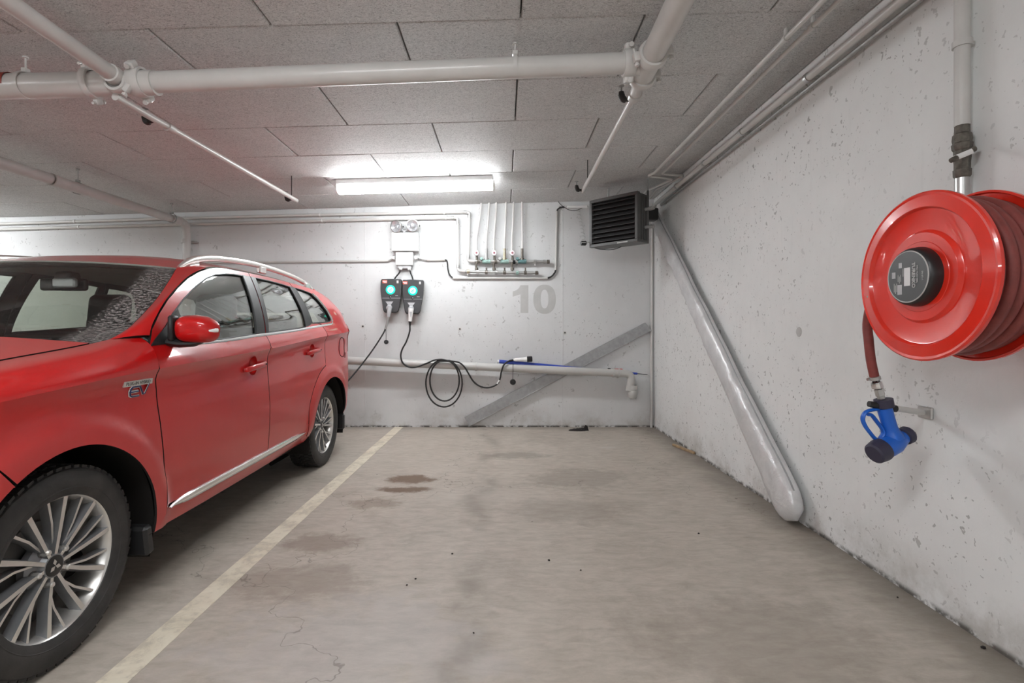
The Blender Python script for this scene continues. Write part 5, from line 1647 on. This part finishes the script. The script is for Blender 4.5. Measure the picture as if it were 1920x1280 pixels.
# --- roof
RE = [(2.702, 0.643, 1.488), (2.83, 0.690, 1.506), (2.95, 0.702, 1.524), (3.20, 0.704, 1.536), (3.60, 0.704, 1.537), (3.95, 0.702, 1.529), (4.38, 0.690, 1.514), (4.80, 0.640, 1.460)]
re_ = spline([Vector((x, y, z)) for y, x, z in RE], 6)
nR = len(re_)
crown = pchip([(2.70, 0.022), (2.9, 0.055), (3.15, 0.078), (3.6, 0.090), (4.2, 0.085), (4.6, 0.07), (4.95, 0.055)])
def roof_pt(i, s):
    e = re_[i]
    f = i / (nR - 1)
    fw_ = -0.125 * (1 - f) ** 3 + 0.10 * f ** 4
    return Vector((e.x * s, e.y + fw_ * (1 - abs(s) ** 2.2) - CY, e.z + crown(e.y) * (1 - abs(s) ** 2.4)))
rc = [-1 + 2 * j / 40 for j in range(41)]
vs = [roof_pt(i, s) for i in range(nR) for s in rc]
fs = [(i * 41 + j, i * 41 + j + 1, (i + 1) * 41 + j + 1, (i + 1) * 41 + j) for i in range(nR - 1) for j in range(40)]
shell(vs, fs, 0.012).build('roof', ['car_paint', 'headliner'], car, 60)
hl = [roof_pt(i, s) + Vector((0, 0.02, -0.045)) for i in range(nR) for s in rc[3:-3]]
m = MB(); m.grid([[roof_pt(i, s) + Vector((0, 0.03, -0.035)) for s in rc[2:-2]] for i in range(2, nR)], flip=True)
m.build('headlining', 'headliner', car, 60)
for s in (1, -1):
    rail = [(0.632, 2.735, 1.494), (0.630, 2.80, 1.528), (0.627, 2.90, 1.561), (0.622, 3.08, 1.592), (0.617, 3.38, 1.614), (0.613, 3.7, 1.622), (0.608, 4.15, 1.610), (0.604, 4.48, 1.581), (0.600, 4.69, 1.540), (0.598, 4.74, 1.515)]
    pp = spline([Vector((s * x, y - CY, z)) for x, y, z in rail], 6)
    rr = [lerp(0.012, 0.021, min(1, i / 10)) if i < 10 else (0.021 if i < len(pp) - 10 else lerp(0.010, 0.021, (len(pp) - 1 - i) / 9)) for i in range(len(pp))]
    MB().tube(pp, rr, 12, flat=(0.95, 0.75), up=(0, 0, 1)).build('roof_rail', 'alloy', car, 50)
    for Y, zt in ((2.88, 1.548), (3.70, 1.606), (4.55, 1.562)):
        MB().box((s * 0.618, Y - CY, zt - 0.014), (0.026, 0.10, 0.05), None, 0.006).build('rail_foot', 'alloy', car, 40)

# --- bonnet
def hood_pt(f, s):
    y_edge = lerp(1.0, 2.045, f)
    y = y_edge - lerp(0.16, 0.235, f) * (1 - abs(s) ** 2.2)
    x = xh(y_edge) * s * 0.994
    return Vector((x, y - CY, zh(y_edge) + 0.004 + lerp(0.03, 0.045, f) * (1 - abs(s) ** 2.4) - 0.05 * max(0, (0.12 - f) / 0.12) ** 2))
vs = [hood_pt(i / 30, s) for i in range(31) for s in rc]
fs = [(i * 41 + j, i * 41 + j + 1, (i + 1) * 41 + j + 1, (i + 1) * 41 + j) for i in range(30) for j in range(40)]
shell(vs, fs, 0.02).build('bonnet', ['car_paint', 'interior_dark'], car, 60)
# black cowl between bonnet and glass
m = MB()
m.grid([[hood_pt(1.0, s * 0.99).lerp(ws_pt(0, s), t) + Vector((0, -0.012 * (1 - t), -0.012 * (1 - t))) for s in cols] for t in (0.0, 0.4, 1.0, 1.25)])
m.build('cowl', 'black_plastic', car, 60)
for x0, x1 in ((0.60, 0.02), (0.02, -0.55)):
    pth = []
    for i in range(9):
        f = i / 8
        s = lerp(x0, x1, f) / 0.72
        pth.append(ws_pt(0, s) + Vector((0, -0.014, 0.016 + 0.012 * f)))
    MB().tube(pth, 0.006, 8).build('wiper', 'black_rubber', car)

# --- nose (ahead of the front wheels): bumper, grille, lamps
bump_z = [0.22, 0.30, 0.42, 0.56, 0.70, 0.80, 0.88, 0.95]
def nose_pt(u, z):
    # u -1..1 across the car, wrapping to the sides
    a = u * PI / 2
    f = (z - 0.22) / 0.73
    lean = 0.02 + 0.10 * max(0, f - 0.35) ** 1.3 + 0.05 * max(0, 0.2 - f)
    y_front = 0.80 + lean
    x = 0.868 * math.copysign(abs(math.sin(a)) ** 0.62, u)
    y = y_front + (1.30 - y_front) * (1 - abs(math.cos(a)) ** 0.55)
    return Vector((x * (w_cr(max(1.0, min(1.3, y))) / 0.868 if abs(u) > 0.85 else 1.0), y - CY, z))
us = [-1 + 2 * j / 48 for j in range(49)]
vs = [nose_pt(u, lerp(0.24, 0.90, i / 16)) for i in range(17) for u in us]
fs = [(i * 49 + j, i * 49 + j + 1, (i + 1) * 49 + j + 1, (i + 1) * 49 + j) for i in range(16) for j in range(48)]
shell(vs, fs, 0.015).build('front_bumper', ['car_paint', 'interior_dark'], car, 60)
for s in (1, -1):
    # bumper corner reaching back to the front arch
    cor = [(1.30, 0.826), (1.38, 0.805), (1.50, 0.758)] + [(1.556, 0.685)] + arc(FW, ARCH + 0.0, 124, 176, 12) + [(1.36, 0.30), (1.30, 0.27)]
V, Fc = fill(cor[::-1] if False else cor, (), 0.03)
for s in (1, -1):
    vs = [P3(y, z, 0, s) for y, z in V]
    shell(vs, [f if s > 0 else f[::-1] for f in Fc], 0.012).build('bumper_corner', ['car_paint', 'interior_dark'], car, 45)
m = MB()
m.grid([[nose_pt(u, z) + Vector((0, -0.012, 0)) for u in [-0.30 + 0.6 * j / 12 for j in range(13)]] for z in (0.46, 0.56, 0.66, 0.74)])
m.build('grille', 'black_plastic', car, 50)
for z in (0.50, 0.56, 0.62, 0.68):
    MB().tube([nose_pt(-0.29 + 0.58 * j / 12, z) + Vector((0, -0.018, 0)) for j in range(13)], 0.008, 8).build('grille_bar', 'chrome', car)
for s in (1, -1):
    hp_ = []
    for i in range(13):
        Y = lerp(0.90, 1.296, i / 12)
        row = []
        for j in range(9):
            p = wing_top(Y, j / 8)
            row.append(Vector((s * (p.x if j else p.x), p.y, p.z)))
        hp_.append(row)
    MB().grid(hp_, flip=s < 0).build('headlamp', 'lens_clear', car, 60)
    low_ = [[Vector((s * (w_cr(lerp(0.90, 1.296, i / 12)) - 0.01 * q), lerp(0.90, 1.296, i / 12) - CY, z_cr(lerp(0.90, 1.296, i / 12)) - 0.09 * q)) for q in (0, 0.5, 1.0)] for i in range(13)]
    MB().grid(low_, flip=s > 0).build('headlamp_trim', 'black_plastic', car, 60)
nose_rows = []
for t_ in (0.0, 0.35, 0.7, 1.0):
    row = []
    for s in rc:
        a = hood_pt(0.0, s) + Vector((0, 0.012, -0.012))
        q = nose_pt(math.copysign(math.asin(min(1, (abs(a.x) / 0.868)) ** (1 / 0.62)) / (PI / 2), s), 0.895)
        row.append(a.lerp(q, t_))
    nose_rows.append(row)
MB().grid(nose_rows).build('nose_panel', 'car_paint', car, 60)

# --- tail: hatch, glass, bumper
tail = [(4.86, 1.520), (4.95, 1.475), (5.06, 1.37), (5.20, 1.24), (5.30, 1.10), (5.37, 0.98), (5.40, 0.85), (5.41, 0.70), (5.44, 0.58), (5.44, 0.45), (5.38, 0.36)]
tx = [0.60, 0.60, 0.61, 0.66, 0.70, 0.715, 0.70, 0.69, 0.69, 0.69, 0.68]
tsp = spline([Vector((tx[i], tail[i][0], tail[i][1])) for i in range(len(tail))], 4)
def tail_pt(e, s, push=0.0):
    return Vector((e.x * s, e.y + 0.05 * (1 - abs(s) ** 2.5) - 0.09 * max(0, abs(s) - 0.9) / 0.1 + push - CY, e.z))
vs = [tail_pt(e, s) for e in tsp for s in rc]
fs = [(i * 41 + j, (i + 1) * 41 + j, (i + 1) * 41 + j + 1, i * 41 + j + 1) for i in range(len(tsp) - 1) for j in range(40)]
vs2, fs2 = vs, [f for f in fs if not (8 < f[0] // 41 < 15 and 4 < f[0] % 41 < 35)]
shell(vs2, [f[::-1] for f in fs2], 0.012).build('tailgate', ['car_paint', 'interior_dark'], car, 60)
m = MB()
m.grid([[tail_pt(tsp[i], s, -0.004) for s in rc[4:-4]] for i in range(8, 17)])
m.build('rear_glass', 'privacy_glass', car, 60)
MB().box((0, 4.95 - CY, 1.520), (1.12, 0.16, 0.035), Matrix.Rotation(-0.22, 3, 'X'), 0.012, segs=2).build('roof_spoiler', 'car_paint', car, 40)

# --- underside, liners, mud flap
MB().box((0, 3.08 - CY, 0.265), (1.46, 4.2, 0.09), None, 0.02).build('underbody', 'interior_dark', car, None)
for c in (FW, RW):
    for s in (1, -1):
        m = MB()
        m.lathe([(0.435, 0.0), (0.435, -0.30), (0.12, -0.31)], (s * 0.855, c - CY, HUB), (s, 0, 0), 36, a0=-0.35, a1=PI + 0.35, ref=(0, 1 * s, 0) if False else (0, 1, 0))
        o = m.build('arch_liner', 'interior_dark', car, 40)
        if s < 0:
            for v in o.data.vertices:
                if v.co.z < 0.20:
                    pass
        MB().box((s * 0.50, c - CY, HUB), (0.03, 0.60, 0.55), None, 0.01).build('suspension', 'interior_dark', car, None)
for s in (1, -1):
    MB().box((s * 0.80, 2.165 - CY, 0.275), (0.15, 0.05, 0.13), Matrix.Rotation(0.15, 3, 'X'), 0.012).build('mud_flap', 'black_plastic', car, 35)
    MB().box((s * 0.80, 4.80 - CY, 0.30), (0.15, 0.04, 0.14), None, 0.012).build('mud_flap', 'black_plastic', car, 35)

# --- door mirrors
for s in (1, -1):
    def mp(x, y, z):
        return Vector((s * x, y - CY, z))
    # housing: rounded shell, flat towards the rear
    rows = []
    nu, nv = 14, 20
    cxm, cym, czm = 0.955, 2.365, 1.168
    for i in range(nu + 1):
        th = PI * i / nu * 0.5                      # 0 at the nose (front), pi/2 at the rear rim
        row = []
        for j in range(nv):
            a = 2 * PI * j / nv
            ca, sa = math.cos(a), math.sin(a)
            rx = 0.100 if ca > 0 else 0.085
            rz = 0.062 if sa > 0 else 0.066
            ux = math.copysign(abs(ca) ** 0.62, ca) * rx * math.sin(th) ** 0.55
            uz = math.copysign(abs(sa) ** 0.62, sa) * rz * math.sin(th) ** 0.55
            # top edge falls away towards the tip
            if uz > 0:
                uz *= 1.0 - 0.42 * max(0, ux / 0.1) ** 2
            row.append(mp(cxm + ux, cym - 0.075 * math.cos(th) ** 1.0 + 0.25 * (ux * 0.28), czm + uz))
        rows.append(row + [row[0]])
    hs = MB().grid(rows, flip=s < 0).build('door_mirror', 'car_paint', car, 55)
    m = MB()
    m.add([p for p in rows[-1][:-1]], [tuple(range(nv))])
    m.build('mirror_glass', 'chrome', hs, None)
    MB().tube([mp(0.84, 2.345, 1.110), mp(0.885, 2.35, 1.100), mp(0.94, 2.36, 1.100), mp(0.975, 2.365, 1.108)], [0.030, 0.025, 0.020, 0.012], 12, flat=(0.8, 1.4), up=(0, 0, 1)).build('mirror_arm', 'black_plastic', hs, 40)
    MB().box(mp(0.868, 2.325, 1.170), (0.022, 0.06, 0.115), None, 0.008).build('mirror_base', 'black_plastic', hs, 40)
    MB().tube([mp(1.000, 2.312, 1.158), mp(1.030, 2.325, 1.159), mp(1.056, 2.352, 1.160)], [0.009, 0.0115, 0.0095], 10).build('mirror_indicator', 'white_plastic', hs, 40)

# --- badge on the front wing
for s, nm in ((1, 0), (-1, 1)):
    Yb, zb_ = 2.105, 0.925
    bx0 = side_x(Yb, zb_)
    ang = math.atan2(side_x(Yb, zb_ + 0.03) - side_x(Yb, zb_ - 0.03), 0.06)
    U = Vector((0, 1 if s > 0 else -1, 0.0)).normalized()
    Vv = Vector((s * math.sin(ang), 0, math.cos(ang)))
    O = Vector((s * (bx0 + 0.002), Yb - CY, zb_))
    bd = MB().prism([(-0.083, 0.010), (-0.081, 0.032), (0.083, 0.032), (0.083, 0.010)], O, U, Vv, 0.005).build('badge_plate', 'alloy', car, None)
    o = link('badge_lettering', text_mesh('PLUG-IN HYBRID', 0.0185, 0.0005, 'alloy_dark', 0.0002), bd)
    place(o, O + U * 0.0 + Vv * 0.0205 + U.cross(Vv) * 0.0055, U, Vv)
    Nn = U.cross(Vv)
    def stroke(pts, w, mat, lift, d_):
        P = [O + U * a + Vv * b_ + Nn * lift for a, b_ in pts]
        MB().tube(P, w, 8, flat=(1.0, 0.45), up=tuple(Vv) if False else None).build('badge_letter', mat, bd, 40)
    E1 = [(0.012, 0.006), (-0.030, 0.006), (-0.040, -0.002), (-0.043, -0.014), (-0.040, -0.028), (-0.030, -0.034), (0.010, -0.034)]
    E2 = [(-0.040, -0.014), (0.006, -0.014)]
    V1 = [(0.012, 0.006), (0.034, -0.030), (0.042, -0.030), (0.064, 0.012)]
    for q in (E1, E2, V1):
        stroke(q, 0.0062, 'chrome', 0.002, 0)
    for q in (E1, E2, V1):
        stroke(q, 0.0030, 'badge_blue', 0.0065, 0)

# --- wheels
def wheel_meshes():
    out = {}
    # tyre
    pr = [(0.232, 0.080), (0.238, 0.094), (0.250, 0.101), (0.272, 0.107), (0.295, 0.108), (0.315, 0.104), (0.327, 0.097), (0.3320, 0.088), (0.3340, 0.075), (0.3345, 0.03), (0.3345, -0.03), (0.3340, -0.075), (0.3320, -0.088), (0.327, -0.097), (0.30, -0.107), (0.26, -0.104), (0.232, -0.085)]
    m = MB().lathe(pr, (0, 0, 0), (1, 0, 0), 72)
    m.lathe([(0.262, 0.1045), (0.264, 0.1065), (0.2665, 0.1055)], (0, 0, 0), (1, 0, 0), 72)
    out['tire'] = m.mesh('tire', 'tire_rubber', 30)
    m = MB()
    nb = 58
    for i in range(nb):
        a = 2 * PI * i / nb
        for x0, w_, sk, dl_ in ((0.076, 0.030, 0.10, 0.0), (0.040, 0.030, 0.25, 0.5), (0.006, 0.028, 0.3, 0.15), (-0.030, 0.030, -0.25, 0.6), (-0.074, 0.042, -0.10, 0.1)):
            aa = a + dl_ * 2 * PI / nb
            R = Matrix.Rotation(aa, 3, 'X')
            lb = 2 * PI * 0.338 / nb * 0.76
            r0 = 0.3362 if abs(x0) < 0.06 else 0.3335
            Rz = Matrix.Rotation(sk * 1.2, 3, 'Z')
            m.box(R @ Vector((x0, 0, r0)), (w_, lb, 0.014), R @ Rz, 0.0)
    out['tire_tread'] = m.mesh('tire_tread', 'tire_rubber', None)
    # rim: lip and barrel
    m = MB().lathe([(0.228, -0.085), (0.225, -0.03), (0.216, 0.02), (0.222, 0.060), (0.231, 0.080), (0.236, 0.090), (0.243, 0.094), (0.2475, 0.098), (0.249, 0.094), (0.247, 0.085), (0.236, 0.078)], (0, 0, 0), (1, 0, 0), 72)
    out['alloy_rim'] = m.mesh('alloy_rim', 'alloy', 35)
    # spokes: ten split arms
    def spoke(a0, a1, r0, r1, w0, w1, xf0, xf1, dep):
        p = []
        for r, a, w, x in ((r0, a0, w0, xf0), (lerp(r0, r1, .45), lerp(a0, a1, .5), lerp(w0, w1, .45), lerp(xf0, xf1, 0.35)), (r1, a1, w1, xf1)):
            rad = Vector((0, math.cos(a), math.sin(a)))
            tan = Vector((0, -math.sin(a), math.cos(a)))
            c = rad * r
            p.append([c + tan * w * 0.5 + Vector((x, 0, 0)), c - tan * w * 0.5 + Vector((x, 0, 0)), c - tan * w * 0.85 + Vector((x - dep, 0, 0)), c + tan * w * 0.85 + Vector((x - dep, 0, 0))])
        m = MB()
        vs = [q for r_ in p for q in r_]
        fs = [(i * 4 + j, i * 4 + (j + 1) % 4, (i + 1) * 4 + (j + 1) % 4, (i + 1) * 4 + j) for i in range(2) for j in range(4)]
        fs += [(0, 1, 2, 3), (8, 9, 10, 11)]
        m.add(vs, fs)
        m.mi = [0, 1, 1, 1, 0, 1, 1, 1, 1, 1]
        return m
    st = 2 * PI / 10
    out['spoke'] = spoke(0.0, 0.05, 0.036, 0.2365, 0.012, 0.0175, 0.071, 0.084, 0.034).mesh('spoke', ['alloy', 'spoke_side'], 25)
    out['spoke_fin'] = spoke(0.10, 0.335, 0.075, 0.236, 0.007, 0.010, 0.060, 0.080, 0.030).mesh('spoke_fin', ['alloy', 'spoke_side'], 25)
    out['hub_disc'] = MB().lathe([(0.086, 0.020), (0.083, 0.042), (0.074, 0.050), (0.048, 0.054), (0.040, 0.071), (0.034, 0.072)], (0, 0, 0), (1, 0, 0), 40).mesh('hub_disc', 'spoke_side', 35)
    out['center_cap'] = MB().lathe([(0.036, 0.066), (0.035, 0.073), (0.030, 0.074), (0.0005, 0.0745)], (0, 0, 0), (1, 0, 0), 32).mesh('center_cap', 'black_plastic', 35)
    m = MB()
    for i in range(3):
        a = PI / 2 + i * 2 * PI / 3
        u = Vector((0, math.cos(a), math.sin(a))); v = Vector((0, -math.sin(a), math.cos(a)))
        q = [Vector((0.0748, 0, 0)) + u * r + v * w for r, w in ((0.001, 0), (0.0125, -0.0075), (0.024, 0), (0.0125, 0.0075))]
        m.add(q + [p + Vector((0.001, 0, 0)) for p in q], [(4, 5, 6, 7), (0, 1, 5, 4), (1, 2, 6, 5), (2, 3, 7, 6), (3, 0, 4, 7)])
    out['cap_emblem'] = m.mesh('cap_emblem', 'alloy', None)
    out['lug_nut'] = MB().lathe([(0.0118, 0.046), (0.0118, 0.064), (0.0108, 0.067), (0.0100, 0.076), (0.0065, 0.080), (0.0005, 0.081)], (0, 0, 0.0610), (1, 0, 0), 8).mesh('lug_nut', 'alloy', 30)
    out['lug_well'] = MB().lathe([(0.0165, 0.050), (0.0160, 0.0545), (0.0150, 0.0545), (0.0005, 0.0540)], (0, 0, 0.0610), (1, 0, 0), 16).mesh('lug_well', 'alloy_dark', 30)
    out['brake_disc'] = MB().lathe([(0.05, 0.005), (0.150, 0.005), (0.152, 0.0), (0.152, -0.02), (0.05, -0.02)], (0, 0, 0), (1, 0, 0), 48).lathe([(0.02, -0.04), (0.224, -0.045)], (0, 0, 0), (1, 0, 0), 48).mesh('brake_disc', 'alloy_dark', 35)
    return out
WM = wheel_meshes()
def wheel(x, Y, rot, flip):
    t = link('tire', WM['tire'], car)
    M = Matrix.Rotation(PI, 4, 'Z') if flip else Matrix.Identity(4)
    M = Matrix.Translation((x, Y - CY, HUB)) @ M @ Matrix.Rotation(rot, 4, 'X')
    t.matrix_local = M
    tr_ = link('tire_tread', WM['tire_tread'], t)
    tr_['kind'] = 'stuff'
    r = link('alloy_rim', WM['alloy_rim'], car)
    r.matrix_local = M
    for i in range(10):
        for nm in ('spoke', 'spoke_fin'):
            o = link(nm, WM[nm], r)
            o.rotation_euler = (i * 2 * PI / 10, 0, 0)
    for i in range(5):
        for nm in ('lug_nut', 'lug_well'):
            o = link(nm, WM[nm], r)
            o.rotation_euler = (i * 2 * PI / 5 + PI / 10, 0, 0)
    for nm in ('hub_disc', 'center_cap', 'cap_emblem', 'brake_disc'):
        link(nm, WM[nm], r)
WX = 0.735
wheel(WX, FW, 0.12, False)
wheel(WX, RW, 0.40, False)
wheel(-WX, FW, 0.0, True)
wheel(-WX, RW, 0.3, True)

# --- cabin seen through the glass
def seat(x):
    def sp_(y, z):
        return (x, y - CY, z)
    sb = MB()
    sb.tube(spline([sp_(3.30, 0.62), sp_(3.40, 0.80), sp_(3.48, 1.00), sp_(3.54, 1.17)], 5), [0.22] * 5 + [0.225] * 6 + [0.20] * 3 + [0.16, 0.12], 18, flat=(0.36, 1.05), up=(0, -1, 0))
    sb.box(sp_(3.12, 0.56), (0.50, 0.52, 0.16), None, 0.05, segs=3)
    o = sb.build('seat', 'interior_dark', car, 60)
    MB().box(sp_(3.56, 1.30), (0.27, 0.11, 0.215), Matrix.Rotation(-0.12, 3, 'X'), 0.05, segs=4).build('headrest', 'interior_dark', o, 70)
    MB().tube([sp_(3.54, 1.10), sp_(3.56, 1.25)], 0.05, 8, flat=(0.25, 1.3)).build('headrest_post', 'interior_dark', o)
seat(0.37)
seat(-0.37)
MB().box((0, 4.22 - CY, 0.60), (1.25, 0.50, 0.18), None, 0.05, segs=3).box((0, 4.50 - CY, 0.88), (1.25, 0.16, 0.60), Matrix.Rotation(-0.22, 3, 'X'), 0.05, segs=3).build('rear_bench', 'interior_dark', car, 60)
for x in (-0.40, 0.0, 0.40):
    MB().box((x, 4.56 - CY, 1.22), (0.25, 0.09, 0.14), None, 0.04, segs=3).build('rear_headrest', 'interior_dark', car, 70)
m = MB()
dash = [(1.92, 1.075), (2.20, 1.085), (2.45, 1.075), (2.58, 1.03), (2.62, 0.90), (2.58, 0.60), (2.45, 0.45)]
m.grid([[(s * (0.70 if y < 2.3 else 0.74), y - CY + (0.20 * abs(s) ** 2 if y < 2.3 else 0.05 * abs(s) ** 2), z) for s in [-1 + 2 * j / 16 for j in range(17)]] for y, z in dash])
m.build('dashboard', 'interior_dark', car, 50)
wc, wn = Vector((0.37, 2.74 - CY, 0.985)), Vector((0, 0.90, 0.44)).normalized()
e1 = Vector((1, 0, 0)); e2 = wn.cross(e1)
sw = MB().tube([wc + e1 * (0.188 * math.cos(a)) + e2 * (0.188 * math.sin(a)) for a in [2 * PI * j / 40 for j in range(40)]], 0.015, 10, closed=True).build('steering_wheel', 'black_plastic', car, 60)
q = MB()
for a in (0.0, PI, PI * 1.5):
    q.tube([wc, wc + e1 * (0.185 * math.cos(a)) + e2 * (0.185 * math.sin(a)) * (1 if e2.z < 0 else -1) * (-1)], 0.016, 8)
q.lathe([(0.06, -0.03), (0.06, 0.01), (0.0005, 0.02)], wc, wn, 20)
q.build('wheel_spokes', 'black_plastic', sw, 50)
MB().box((0.0, 2.76 - CY, 1.405), (0.235, 0.03, 0.065), Matrix.Rotation(0.1, 3, 'Z'), 0.014, segs=3).build('inside_mirror', 'black_plastic', car, 50)
MB().box((0.04, 2.735 - CY, 1.43), (0.09, 0.09, 0.085), None, 0.02, segs=2).build('mirror_mount', 'black_plastic', car, 50)
MB().box((0.055, 2.70 - CY, 1.41), (0.12, 0.03, 0.05), None, 0.008).build('sensor_box', 'grey_plastic', car, 40)
